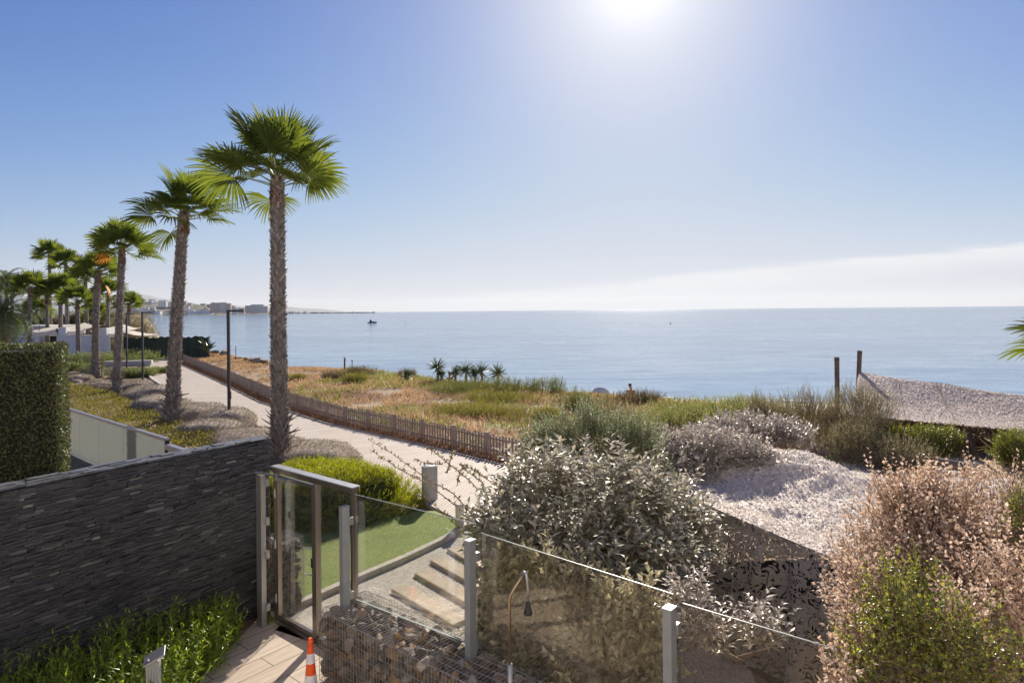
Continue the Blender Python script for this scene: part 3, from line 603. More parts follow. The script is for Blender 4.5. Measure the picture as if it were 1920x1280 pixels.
# --- gabions
m, n, l = newmat('gabion_stone')
g = n.new('ShaderNodeNewGeometry'); col = ramp(n, l, g.outputs['Random Per Island'], [(0, (.11, .10, .09)), (.35, (.20, .18, .155)), (.55, (.27, .22, .17)), (.72, (.32, .21, .12)), (.78, (.16, .15, .135)), (1, (.42, .38, .33))])
tcn = n.new('ShaderNodeTexCoord'); f = texnoise(n, l, tcn.outputs['Object'], 11, 7, .7)
mx = n.new('ShaderNodeMixRGB'); mx.blend_type = 'MULTIPLY'; mx.inputs[0].default_value = 1; l.new(col, mx.inputs[1]); l.new(ramp(n, l, f, [(.3, (.45, .43, .4)), (.7, (1.3, 1.25, 1.2))]), mx.inputs[2])
b = n.new('ShaderNodeBsdfPrincipled'); b.inputs['Roughness'].default_value = .8; l.new(mx.outputs[0], b.inputs['Base Color']); bn = n.new('ShaderNodeBump'); bn.inputs['Strength'].default_value = .9; bn.inputs['Distance'].default_value = .02; l.new(f, bn.inputs['Height']); l.new(bn.outputs[0], b.inputs['Normal'])
o = n.new('ShaderNodeOutputMaterial'); l.new(b.outputs[0], o.inputs[0])
ico = None
def icos():
    global ico
    if ico is None:
        import bmesh
        bm = bmesh.new(); bmesh.ops.create_icosphere(bm, subdivisions=2, radius=1); bm.verts.ensure_lookup_table()
        ico = (np.array([v.co[:] for v in bm.verts]), np.array([[v.index for v in f.verts] for f in bm.faces])); bm.free()
    return ico
def stone(mb, c, s, rot=None, facets=11):
    v, f = icos(); v = v.copy()
    for k in range(facets):   # chop flat facets
        d = rdirs(1)[0]; h = rng.uniform(.34, .78); dd = v @ d; v -= np.outer(np.maximum(dd - h, 0), d)
    v *= np.array(s); M_ = np.array(Matrix.Rotation(rng.uniform(0, 6.3), 3, Vector(rdirs(1)[0]))) if rot is None else rot
    v = v @ M_.T; mb.add(v + np.array(c), f)
wirem = surf('galvanised_wire', (.34, .33, .31), (.44, .42, .40), .5, 20, 3, metal=.5)
def gabion(name_label, o2, d, n2, L_, Wd, Ht, step=.135, z0=0, faces=('front', 'top', 'end'), group=None):
    """o2 front-left corner, d along the front, n2 away from the viewer"""
    root = empty('gabion', (o2[0], o2[1], z0), name_label, 'gabion', group)
    T = np.array([[d[0], n2[0], 0], [d[1], n2[1], 0], [0, 0, 1.]])
    def X(p): return np.array(p) @ T.T
    mb = MB(); ins = .07
    core = MB()
    cv = np.array([[x, y, z] for z in (0, Ht - .1) for y in (.09, Wd - .09) for x in (.09, L_ - .09)]) @ T.T
    mb.add(cv, [(0, 2, 3, 1), (4, 5, 7, 6), (0, 1, 5, 4), (2, 6, 7, 3), (0, 4, 6, 2), (1, 3, 7, 5)])
    def layer(u0, u1, v0, v1, fn, flat):
        u = u0
        while u < u1:
            w = v0
            while w < v1:
                s = rng.uniform(.7, 1.35) * step
                c = X(fn(min(max(u + rng.normal(0, .02), u0), u1), min(max(w + rng.normal(0, .02), v0), v1)))
                a = s * rng.uniform(.5, .8), s * rng.uniform(.4, .65), s * rng.uniform(.45, .9)
                stone(mb, c, a)
                w += step * rng.uniform(.75, 1.0)
            u += step * rng.uniform(.8, 1.0)
    if 'top' in faces: layer(ins, L_ - ins, ins, Wd - ins, lambda u, w: (u, w, Ht - ins + rng.uniform(-.02, .015)), 1)
    if 'front' in faces: layer(ins, L_ - ins, ins, Ht - ins, lambda u, w: (u, ins + rng.uniform(-.015, .02), w), 0)
    if 'end' in faces: layer(ins, Wd - ins, ins, Ht - ins, lambda u, w: (ins + rng.uniform(-.015, .02), u, w), 0)
    if 'back' in faces: layer(ins, L_ - ins, ins, Ht - ins, lambda u, w: (u, Wd - ins, w), 0)
    if 'far' in faces: layer(ins, Wd - ins, ins, Ht - ins, lambda u, w: (L_ - ins, u, w), 0)
    mb.build('stone_fill', MT['gabion_stone'], root)
    wm = MB(); r_ = .0029; seg = 4
    sag = lambda x, y: .004 * math.sin(x * 3) + .006 * math.sin(x * 7 + y * 9)
    for x in np.arange(0, L_ + .001, .05):     # close wires across the top, uprights on the faces
        wm.tube([X((x, y, Ht + sag(x, y))) for y in np.linspace(0, Wd, 5)], r_, seg, False)
        wm.tube([X((x, 0, z)) for z in (0, Ht)], r_, seg, False); wm.tube([X((x, Wd, z)) for z in (0, Ht)], r_, seg, False)
    for y in np.arange(0, Wd + .001, .10):
        wm.tube([X((x, y, Ht + .005 + sag(x, y))) for x in np.linspace(0, L_, max(4, int(L_ * 5)))], r_ * 1.3, seg, False)
    for z in np.arange(0, Ht + .06, .10):
        zz_ = min(z, Ht)
        for y in (-.004, Wd + .004): wm.tube([X((x, y, zz_)) for x in np.linspace(0, L_, 8)], r_ * 1.2, seg, False)
        for x in (-.004, L_ + .004): wm.tube([X((x, 0, zz_)), X((x, Wd, zz_))], r_ * 1.2, seg, False)
    for y in np.arange(0, Wd + .001, .05):
        for x in (0, L_): wm.tube([X((x, y, 0)), X((x, y, Ht))], r_, seg, False)
    wm.build('wire_cage', wirem, root)
    return root
d1 = unit(np.array([.77, -.64])); n1 = np.array([-d1[1], d1[0]])
P2, P3, P4 = np.array([-2.03, 7.66]), np.array([-.45, 6.5]), np.array([1.21, 5.01])
dp = unit(P4 - P2); npv = np.array([-dp[1], dp[0]])
FL = np.array([-2.30, 7.52])
gabion('long low stone-filled wire gabion under the glass fence, beside the traffic cone', FL, dp, npv, 2.9, .68, .8)
gabion('continuation of the stone gabion in shade under the second glass panel and the leafy bush', FL + dp * 2.92, dp, npv, 3.4, .68, .74, step=.13, faces=('front', 'top'))
gabion('tall narrow stone gabion squeezed between the slate wall end and the left gate post', np.array([-3.62, 9.2]), gd, np.array([-gd[1], gd[0]]), .42, .4, 1.08, step=.1, faces=('front', 'top', 'end', 'far'))
# --- fence posts and glass
def fpost(p, z0, z1, lab, side=1):
    o = empty('fence_post', (p[0], p[1], z0), lab, 'post', 'grey steel posts of the glass fence')
    rt = rotz(math.atan2(dp[1], dp[0])); h = z1 - z0
    MB().box((0, 0, h / 2), (.075, .10, h), rt).build('shaft', galv, o, bevel=.004)
    MB().box((0, 0, h + .006), (.083, .108, .012), rt).build('cap', galv, o, bevel=.003)
    for z in (h - .18, .16):
        mb = MB(); c = npv * .075; mb.box((c[0] + dp[0] * .02, c[1] + dp[1] * .02, z), (.05, .055, .09), rt); c2 = npv * .1; mb.tube([(c2[0], c2[1], z), (c2[0] + npv[0] * .02, c2[1] + npv[1] * .02, z)], .018, 10)
        mb.build('glass_clamp', steel, o, bevel=.003)
    return o
fpost(P2, .74, 1.97, 'grey steel post on the gabion corner, right beside the glass gate')
fpost(P3, .74, 1.97, 'tall grey steel post rising from the middle of the gabion, left of the shower')
fpost(P4, .70, 1.96, 'grey steel post at the bottom edge, right of the shower pole')
p5 = P4 + dp * 2.3; fpost(p5, .70, 1.95, 'grey steel post hidden in the dried bush at lower right')
def pane(a, b_, z0, z1, mat, lab, off=.11, z1b=None):
    a = a + npv * off; b_ = b_ + npv * off; o = empty('glass_screen', (a[0], a[1], z0), lab, 'glass screen', 'glass screens of the garden fence')
    r = b_ - a; t = np.array([npv[0], npv[1]]) * .012; z1b = z1b or z1
    v = [(0, 0, 0), (r[0], r[1], 0), (r[0], r[1], z1b - z0), (0, 0, z1 - z0)]; v2 = [(x + t[0], y + t[1], z) for x, y, z in v]
    MB().add(v + v2, [(0, 1, 2, 3), (7, 6, 5, 4), (0, 4, 5, 1), (1, 5, 6, 2), (3, 7, 4, 0)]).build('pane', mat, o)
    MB().tube([(t[0] / 2, t[1] / 2, z1 - z0 + .004), (r[0] + t[0] / 2, r[1] + t[1] / 2, z1b - z0 + .004)], .005, 6).build('polished_edge', MT['edge_glass'], o)
    MB().tube([(t[0] / 2, t[1] / 2, -.004), (r[0] + t[0] / 2, r[1] + t[1] / 2, -.004)], .006, 6).build('polished_edge', MT['edge_glass'], o); return o
surf('edge_glass', (.22, .26, .24), (.32, .36, .34), .4, 5, 2, spec=.8)
pane(P2 + dp * .06, P3 - dp * .02, .84, 2.10, clear, 'clear glass screen between the gate and the middle post, lawn seen through it')
pane(P3 + dp * .06, P4 - dp * .02, .80, 2.02, hazy, 'glass panel with painted brown reflection behind the shower, brown leaves pressed against it')
pane(P4 + dp * .06, p5 - dp * .02, .78, 1.97, hazy, 'glass panel with painted brown reflection right of the last grey post, silver leaves poking over its rim')
pane(p5 + dp * .06, p5 + dp * 2.2, .78, 1.97, hazy, 'glass panel end vanishing into the dried tan bush at lower right')
# --- gate
GA, GB = GA + gp * .05, GB + gp * .05
gr = rotz(math.atan2(gd[1], gd[0])); gl_ = np.linalg.norm(GB - GA)
gate = empty('glass_gate', (GA[0], GA[1], 0), 'tall glass gate with bronze metal frame and fixed side light, lawn behind it', 'gate')
def gbox(mb, x0, x1, y, z0, z1, dy=.06): mb.box(tuple((np.array([(x0 + x1) / 2, y, (z0 + z1) / 2]) @ gr.T)), (x1 - x0, dy, z1 - z0), gr)
HT = 2.15
mb = MB(); gbox(mb, 0, .05, 0, 0, HT - .07, .08); gbox(mb, .965, 1.005, 0, 0, HT - .07, .08); gbox(mb, gl_ - .04, gl_, 0, 0, HT - .07, .08)
mb.build('jamb', bronze, gate, bevel=.003)
mb = MB(); gbox(mb, -.02, gl_ + .02, 0, HT - .068, HT, .085); mb.build('head_rail', bronze, gate, bevel=.003)
mb = MB(); gbox(mb, -.03, gl_ + .03, 0, HT + .001, HT + .018, .13); mb.build('top_cap', steel, gate, bevel=.002)
mb = MB(); gbox(mb, .07, .97, 0, .001, .05, .12); mb.build('threshold', bronze, gate, bevel=.003)
mb = MB(); gbox(mb, 1.007, gl_ - .042, 0, .001, .09, .07); mb.build('side_light_rail', bronze, gate, bevel=.003)
lf = MB(); gbox(lf, .062, .105, -.012, .06, HT - .10, .055); gbox(lf, .915, .958, -.012, .06, HT - .10, .055); gbox(lf, .106, .914, -.012, .06, .115, .05); gbox(lf, .106, .914, -.012, HT - .145, HT - .10, .05)
leaf_o = lf.build('door_leaf', bronze, gate, bevel=.003)
mb = MB(); gbox(mb, .107, .913, -.012, .117, HT - .147, .012); mb.build('door_glass', clear, leaf_o)
mb = MB(); gbox(mb, 1.007, gl_ - .042, 0, .092, HT - .07, .012); mb.build('side_light_glass', clear, gate)
hp = lambda x, y, z: tuple(np.array([x, y, z]) @ gr.T)
mb = MB(); mb.tube([hp(.93, -.04, 1.22), hp(.80, -.085, 1.22), hp(.80, -.085, .88), hp(.93, -.04, .88)], .011, 8); mb.build('pull_handle', steel, leaf_o)
mb = MB(); gbox(mb, .912, .95, -.045, .98, 1.1, .02); mb.build('lock_plate', dark, leaf_o, bevel=.002)
mb = MB(); gbox(mb, .12, .42, -.06, HT - .16, HT - .105, .06); mb.build('door_closer', steel, gate, bevel=.004)
for z in (.35, 1.1, 1.8):
    mb = MB(); mb.tube([hp(.072, -.055, z - .06), hp(.072, -.055, z + .06)], .013, 8); mb.build('hinge', steel, gate)
# --- post left of gate with flat cap bracket
o = empty('gate_post', (-3.47, 8.78, 0), 'flat grey steel post at the left of the gate against the slate wall', 'post')
MB().box((0, 0, 1.04), (.13, .07, 2.08), gr).build('shaft', steel, o, bevel=.003)
MB().tube([tuple(np.array([-.10, -.02, 2.10]) @ gr.T), tuple(np.array([.36, .03, 2.12]) @ gr.T)], .018, 8).build('top_arm', steel, o)
for z in (.28, 1.0, 1.45, 1.98):
    mb = MB(); mb.box(tuple(np.array([.085, .04, z]) @ gr.T), (.05, .05, .10), gr); mb.build('bracket', steel, o, bevel=.003)
# --- traffic cone
cx_, cy_ = P(583, 1300, 6.98)[:2]
co = empty('traffic_cone', (cx_, cy_, 0), 'orange and white striped traffic cone at the left end of the gabion', 'traffic cone')
orange = surf('cone_orange', (.86, .085, .012), (.93, .12, .02), .45, 6, 4); conew = surf('cone_white', (.72, .70, .72), (.80, .78, .79), .35, 14, 4)
def rc(z): return .088 - .086 * z
zs = [.03, .274, .367, .489, .594, .648, .745]
MB().box((0, 0, .015), (.34, .34, .03), rotz(.5)).build('base', blackp, co, bevel=.01)
for k in range(6):
    z0_, z1_ = zs[k], zs[k + 1]
    pr = [(rc(z0_) + (.002 if k % 2 else 0), z0_ + .0), (rc(z1_) + (.002 if k % 2 else 0), z1_ - .0)]
    if k == 5: pr = [(rc(z0_), z0_), (rc(z0_ + .02), z0_ + .02), (.022, z0_ + .025), (.030, z0_ + .055), (.033, z0_ + .062), (.026, z1_), (.020, z1_ + .008)]
    MB().lathe(pr, seg=28).build('white_band' if k in (1, 3) else 'orange_band', conew if k in (1, 3) else orange, co, smooth=False)
# --- garden shower
sh0 = P(956, 1250, 5.35); sx, sy = sh0[0], sh0[1]
so = empty('garden_shower', (sx, sy, 0), 'slim brass outdoor shower pole with bent neck and black shower head', 'shower')
brass = surf('aged_brass', (.33, .24, .15), (.46, .35, .23), .32, 10, 5, metal=.9, mapscale=(1, 1, .2)); chrome = surf('chrome_pipe', (.55, .58, .62), (.65, .67, .7), .15, 5, 2, metal=1)
zz1 = P(956, 1118, 5.35)[2]; e2 = np.array(P(982, 1072, 5.35)); e2l = (e2[0] - sx, 0, e2[2])
MB().tube([(0, 0, 0), (0, 0, 1.35)], .022, 12).build('lower_pipe', steel, so, smooth=True)
MB().tube([(0, 0, 1.34), (0, 0, zz1 - .03), (.006, 0, zz1), (.02, 0, zz1 + .03), (e2l[0] - .006, 0, e2l[2] - .01)], .0135, 10).build('upper_pipe', brass, so, smooth=True)
h3 = P(990, 1130, 5.35)
MB().tube([(e2l[0] - .008, 0, e2l[2] - .015), (e2l[0] + .004, 0, e2l[2] + .008), (e2l[0] + .022, 0, e2l[2] + .0), (h3[0] - sx - .006, 0, e2l[2] - .07), (h3[0] - sx, 0, e2l[2] - .14), (h3[0] - sx, 0, h3[2] + .01)], .0125, 10).build('neck', steel, so, smooth=True)
MB().lathe([(.012, .02), (.017, .0), (.022, -.03), (.036, -.075), (.038, -.09), (.03, -.096)], (h3[0] - sx, 0, h3[2]), 18).build('shower_head', blackp, so, smooth=True)
# --- bollard with tilted cap in the planting
bp = P(288, 1250, 6.2); o = empty('garden_bollard', (bp[0], bp[1], 0), 'grey ridged garden bollard with tilted metal cap among the bamboo leaves', 'bollard')
zt_ = P(288, 1236, 6.2)[2]
mb = MB(); rt = rotz(.35)
for k in range(5): mb.box(tuple(np.array([(k - 2) * .024, 0, zt_ / 2]) @ rt.T), (.021, .10, zt_), rt)
mb.box((0, 0, zt_ / 2), (.11, .08, zt_ - .01), rt); mb.build('ridged_shaft', galv, o)
tl = np.array(Matrix.Rotation(R(-24), 3, 'Y') @ Matrix.Rotation(R(12), 3, 'X'))
MB().box((.01, 0, zt_ + .035), (.20, .15, .018), rt @ tl).build('cap', steel, o, bevel=.004)
MB().box((0, 0, zt_ + .006), (.09, .08, .03), rt).build('lamp_glass', surf('frosted_lamp', (.5, .47, .42), (.6, .56, .5), .4), o)
# --- concrete litter bin and small post on boardwalk edge
bx_ = G(806, 940); o = empty('litter_bin', (bx_[0], bx_[1], ZW), 'round grey concrete litter bin standing on the boardwalk by the hedge', 'bin')
MB().lathe([(.175, 0), (.18, .01), (.18, .75), (.175, .76), (.125, .76), (.115, .75), (.115, .62)], seg=32).build('body', conc, o)
MB().lathe([(.135, .762), (.135, .77), (.095, .774), (.09, .74)], seg=32).build('rim_ring', steel, o)
q = G(862, 992); o = empty('concrete_bollard', (q[0], q[1], 0), 'short square beige concrete bollard at the tip of the lawn, behind bare twigs', 'bollard')
MB().box((0, 0, .24), (.13, .13, .48), rotz(.6)).build('post', kerbm, o, bevel=.012); MB().box((0, 0, .492), (.145, .145, .03), rotz(.6)).build('cap', conc, o, bevel=.01)
# --- street lamps
def lamp(px, py, lab, hgt=4.42, arm=.55):
    x, y, _ = G(px, py); o = empty('street_lamp', (x, y, 0), lab, 'street lamp', 'black street lamps along the boardwalk')
    MB().box((0, 0, hgt / 2), (.10, .10, hgt)).build('pole', dark, o, bevel=.01)
    MB().box((.0, 0, .012), (.24, .24, .024)).build('base_plate', dark, o, bevel=.004)
    MB().box((arm / 2, 0, hgt - .035), (arm + .1, .12, .07)).build('lamp_head', dark, o, bevel=.01)
    MB().box((arm * .62, 0, hgt - .078), (.34, .09, .012)).build('lens', surf('lens', (.5, .5, .48)) if 'lens' not in MT else MT['lens'], o)
    MB().box((.062, 0, 1.15), (.03, .08, .28)).build('service_door', dark, o, bevel=.004)
lamp(430, 797, 'black street lamp standing alone on the boardwalk between the two tallest palms')
lamp(268, 716, 'black street lamp with arm to the right just left of the second palm trunk', 4.42)
lamp(238, 695, 'farther black street lamp behind the third palm, beside the concrete bench', 4.35)
# --- picket fence
pick = surf('picket_wood', (.26, .20, .155), (.42, .34, .28), .85, 4, 6, .5, 30, mapscale=(1, 1, .15), bdist=.005, c3=(.29, .22, .17))
fd = dens(FENCE[1:], 40); al_ = np.concatenate([[0], np.cumsum(np.linalg.norm(np.diff(fd, axis=0), axis=1))])
fe = empty('picket_fence', (float(fd[-60][0]), float(fd[-60][1]), 0), 'long low brown wooden picket fence between the boardwalk and the dry dune grass', 'fence')
fo = np.array([fd[-60][0], fd[-60][1], 0]); s_ = 0.0; k = 0; sp_ = 1.62; span = []; 
def fp_(s): return np.array([np.interp(s, al_, fd[:, j]) for j in (0, 1)])
while s_ < al_[-1]:
    a = fp_(s_); b_ = fp_(min(s_ + sp_, al_[-1])); d = unit(b_ - a); rt = rotz(math.atan2(d[1], d[0])); za = max(0, land1(*a)); ph = .69 + rng.normal(0, .015)
    MB().box((a[0] - fo[0], a[1] - fo[1], za + ph / 2), (.085, .085, ph), rt).build('post', pick, fe, bevel=.006)
    mb = MB(); L_ = np.linalg.norm(b_ - a)
    for j in range(1, 12):
        q = a + d * (L_ * j / 12.0) ; h = .66 + rng.normal(0, .018); tlt = rng.normal(0, .02); M_ = rt @ np.array([[1, 0, tlt], [0, 1, 0], [-tlt, 0, 1]])
        mb.box((q[0] - fo[0], q[1] - fo[1], za + h / 2 - .01), (.066 + rng.normal(0, .003), .02, h), M_)
    mb.build('picket_span', pick, fe)
    mid = (a + b_) / 2; nb = np.array([-d[1], d[0]]) * .03
    mb = MB()
    for z in (.18, .52): mb.box((mid[0] + nb[0] - fo[0], mid[1] + nb[1] - fo[1], za + z), (L_ - .085, .03, .06), rt)
    mb.build('rail', pick, fe)
    s_ += sp_; k += 1
# --- neighbour's glass balustrade
m, n, l = newmat('frosted_glass')
tcn = n.new('ShaderNodeTexCoord'); f = texnoise(n, l, tcn.outputs['Object'], 1.3, 4)
d_ = n.new('ShaderNodeBsdfPrincipled'); l.new(ramp(n, l, f, [(.3, (.22, .235, .225)), (.7, (.28, .295, .285))]), d_.inputs['Base Color']); d_.inputs['Roughness'].default_value = .25
t = n.new('ShaderNodeBsdfTransparent'); t.inputs[0].default_value = (.85, .9, .87, 1); tr = n.new('ShaderNodeBsdfTranslucent'); tr.inputs[0].default_value = (.38, .40, .385, 1)
m1 = n.new('ShaderNodeMixShader'); m1.inputs[0].default_value = .5; l.new(d_.outputs[0], m1.inputs[1]); l.new(tr.outputs[0], m1.inputs[2])
mx = n.new('ShaderNodeMixShader'); mx.inputs[0].default_value = .15; l.new(m1.outputs[0], mx.inputs[1]); l.new(t.outputs[0], mx.inputs[2]); o = n.new('ShaderNodeOutputMaterial'); l.new(mx.outputs[0], o.inputs[0])
A, B_ = np.array([-12.2, 16.9]), np.array([-6.45, 11.93]); C_ = B_ + unit(B_ - A) * 1.6; D_ = C_ + unit(B_ - A) * 1.5
br_ = rotz(math.atan2(*(B_ - A)[::-1])); bal = empty('glass_balustrade', (B_[0], B_[1], .9), 'frosted glass balustrade with grey top rail on the neighbouring plot beyond the slate wall', 'balustrade')
alm = surf('rail_aluminium', (.38, .38, .40), (.46, .46, .48), .35, 5, 3, metal=.6)
js = [A, A + (B_ - A) * .32, A + (B_ - A) * .50, A + (B_ - A) * .70, B_ - unit(B_ - A) * .04]
for i in range(4):
    p0, p1 = js[i] - B_, js[i + 1] - B_; d = unit(p1 - p0); c = (p0 + p1) / 2; MB().box((c[0], c[1], .52), (np.linalg.norm(p1 - p0) - .015, .014, 1.02), br_).build('glass_pane', MT['frosted_glass'], bal)
c = (A - B_) / 2; MB().box((c[0], c[1], 1.06), (np.linalg.norm(A - B_) + .02, .07, .05), br_).build('top_rail', alm, bal, bevel=.006)
MB().box((0, 0, .52), (.06, .07, 1.04), br_).build('end_post', dark, bal)
cc_ = (B_ + C_) / 2 - B_; MB().box((cc_[0], cc_[1], .45), (1.5, .014, .85), br_).build('gate_pane', MT['frosted_glass'], bal)
MB().box((cc_[0], cc_[1], .93), (1.6, .11, .10), br_).build('gate_rail', alm, bal, bevel=.01)
sw = empty('neighbour_kerb_wall', ((A[0] + C_[0]) / 2, (A[1] + C_[1]) / 2, 0), 'low dark slate kerb wall carrying the frosted glass balustrade', 'wall')
MB().box((0, 0, .44), (np.linalg.norm(A - D_), .28, .88), br_).build('wall', surf('dark_kerb', (.05, .05, .055), (.10, .10, .11), .7, 5, 6, .5, 30, bdist=.01), sw)
# bench and white post by far platform
q = G(205, 690); q2 = G(247, 683)
o = empty('concrete_bench', (q[0], q[1], ZW), 'long pale concrete bench block on the far boardwalk platform', 'bench')
MB().box((1.2, .6, .3), (3.4, .6, .36), rotz(.28)).build('seat', conc, o, bevel=.02); MB().box((1.2, .6, .06), (3.0, .42, .12), rotz(.28)).build('plinth', conc, o)

# ---- the villa the picture is taken from (behind the camera; its sunlit front lights the garden)
o = empty('villa', (0, -3.2, 0), 'white rendered villa with balcony behind the viewpoint', 'building')
MB().box((0, -3, 4.6), (34, 6, 9.2)).build('wall', white_r, o); MB().box((0, 1.35, 2.6), (12, 2.7, .22)).build('balcony_slab', white_r, o); MB().box((0, -3, 9.3), (34.8, 6.8, .25)).build('roof', white_r, o)
vg = surf('villa_window', (.05, .06, .07), (.07, .08, .09), .1, 1, 2)
for x in (-12, -7, 7, 12):
    for z in (1.3, 4.3): f_ = MB().box((x, .03, z), (2.4, .08, 2.2)).build('window', alm, o); MB().box((x, .08, z), (2.2, .03, 2.0)).build('pane', vg, f_)
# ================================================================ plants
bark = surf('stem_bark', (.10, .06, .04), (.20, .135, .095), .85, 12, 5)
red_stem = surf('reddish_stem', (.17, .085, .055), (.25, .14, .09), .7, 12, 4)
# ---- fan palms
def bootmat(name, cols):
    m, n, l = newmat(name); g = n.new('ShaderNodeNewGeometry'); col = ramp(n, l, g.outputs['Random Per Island'], [(i / (len(cols) - 1), c) for i, c in enumerate(cols)])
    tcn = n.new('ShaderNodeTexCoord'); f = texnoise(n, l, tcn.outputs['Object'], 22, 6, .75, 0, (1, 1, .35)); mx = n.new('ShaderNodeMixRGB'); mx.blend_type = 'MULTIPLY'; mx.inputs[0].default_value = 1; l.new(col, mx.inputs[1]); l.new(ramp(n, l, f, [(.3, (.4, .38, .36)), (.7, (1.3, 1.25, 1.2))]), mx.inputs[2])
    b = n.new('ShaderNodeBsdfPrincipled'); b.inputs['Roughness'].default_value = .85; l.new(mx.outputs[0], b.inputs['Base Color']); bn = n.new('ShaderNodeBump'); bn.inputs['Strength'].default_value = .8; bn.inputs['Distance'].default_value = .015; l.new(f, bn.inputs['Height']); l.new(bn.outputs[0], b.inputs['Normal'])
    o = n.new('ShaderNodeOutputMaterial'); l.new(b.outputs[0], o.inputs[0]); return m
trunkm = bootmat('palm_boots', [(.15, .13, .115), (.33, .30, .27), (.50, .46, .42), (.24, .21, .185), (.40, .37, .34)])
trunkr = bootmat('palm_boots_red', [(.14, .06, .035), (.30, .15, .09), (.22, .10, .06), (.36, .22, .14)])
fanm = leafmat('fan_blade', [(.095, .135, .03), (.13, .175, .04), (.165, .215, .055)], .7, .46, (1.3, 1.18, .52), .12)
petm = surf('palm_petiole', (.20, .24, .07), (.32, .33, .12), .45, 4, 3)
deadm = leafmat('dead_fan_blade', [(.62, .26, .03), (.72, .33, .04), (.50, .22, .05)], .6, .35)
drym = leafmat('dry_tips', [(.32, .24, .13), (.42, .33, .2)], .7, .3)
def fan_leaf(lm, pm, base, az, el, pl, rb, nseg=38, half=R(118), droop=1.0, cup=.30, twist=None):
    """petiole from base; costapalmate blade; lm blade mesh, pm petiole mesh"""
    d0 = np.array([math.cos(az) * math.cos(el), math.sin(az) * math.cos(el), math.sin(el)])
    sag = (.05 + .13 * max(0, math.cos(el))) * pl * droop
    q = [base + d0 * pl * t + np.array([0, 0, -sag * t * t]) for t in (0, .35, .7, 1)]
    if pm is not None: pm.tube(q, [.026, .018, .014, .010], 5, False)
    hub = q[-1]; d = unit(q[-1] - q[-2]); up = unit(np.array([-math.cos(az) * math.sin(el) * 1.0, -math.sin(az) * math.sin(el), math.cos(el) + .15]))
    s = unit(np.cross(d, up)); up = np.cross(s, d)
    tw = rng.normal(0, .55) if twist is None else twist
    s, up = s * math.cos(tw) + up * math.sin(tw), up * math.cos(tw) - s * math.sin(tw)
    fi = np.linspace(-half, half, nseg) + rng.normal(0, .012, nseg); dphi = 2 * half / (nseg - 1)
    Rl = rb * (1 - .24 * (np.abs(fi) / half) ** 2) * rng.uniform(.93, 1.05, nseg)
    rr = np.array([.03, .3, .58, .74, .88, 1.0]); joined = .5
    wid = np.where(rr <= .6, rr * 1.0, .56 * np.clip((1.03 - rr) / .43, 0, 1) ** .7)
    P_ = np.zeros((nseg, len(rr), 2, 3)); dr = rng.uniform(.2, .6, nseg) * droop; pleat = np.where(np.arange(nseg) % 2, 1, -1)
    for j, r_ in enumerate(rr):
        for e, sg in enumerate((-1, 1)):
            ww = wid[j] * math.tan(dphi / 2) * 1.02
            ang = fi
            rad = np.outer(np.cos(ang), d) + np.outer(np.sin(ang), s); tan_ = np.outer(-np.sin(ang), d) + np.outer(np.cos(ang), s)
            rl = (Rl * r_)[:, None]
            v = hub + rad * rl + tan_ * (Rl * ww * sg)[:, None] + up * (cup * np.abs(np.sin(ang)) * Rl * r_ + (pleat * sg * .35 * ww * Rl))[:, None]
            v = v + (-up * .10 * (r_ ** 2) * rb)
            tip = max(0, r_ - .5)
            v[:, 2] -= dr * Rl * tip ** 1.6 * 1.5
            v += rad * (-tip * .15) * dr[:, None]
            P_[:, j, e] = v
    V = P_.reshape(nseg, -1, 3); nq = len(rr) - 1; f = []
    for j in range(nq): f.append([2 * j, 2 * j + 1, 2 * j + 3, 2 * j + 2])
    f = np.array(f); F_ = (np.arange(nseg)[:, None, None] * (2 * len(rr)) + f[None]).reshape(-1, 4)
    lm.add(V.reshape(-1, 3), F_)
def palm_crown_mesh(nl, pl, rb, nseg, seed, elr=(6, 86), tight=1.0):
    global rng
    keep = rng; rng = np.random.default_rng(seed); lm, pm = MB(), MB()
    for k in range(nl):
        t = (k + .5) / nl; el = R(elr[1] + (elr[0] - elr[1]) * t ** .9) + rng.normal(0, .12)
        az = k * 2.39996 + rng.normal(0, .12)
        sc1 = rng.uniform(.85, 1.1) * (.8 if t < .12 else 1)
        fan_leaf(lm, pm, np.array([math.cos(az) * .06, math.sin(az) * .06, -.35 * t + .1]), az, el, pl * sc1, rb * sc1, nseg, droop=.35 + .45 * t)
    rng = keep; return lm, pm
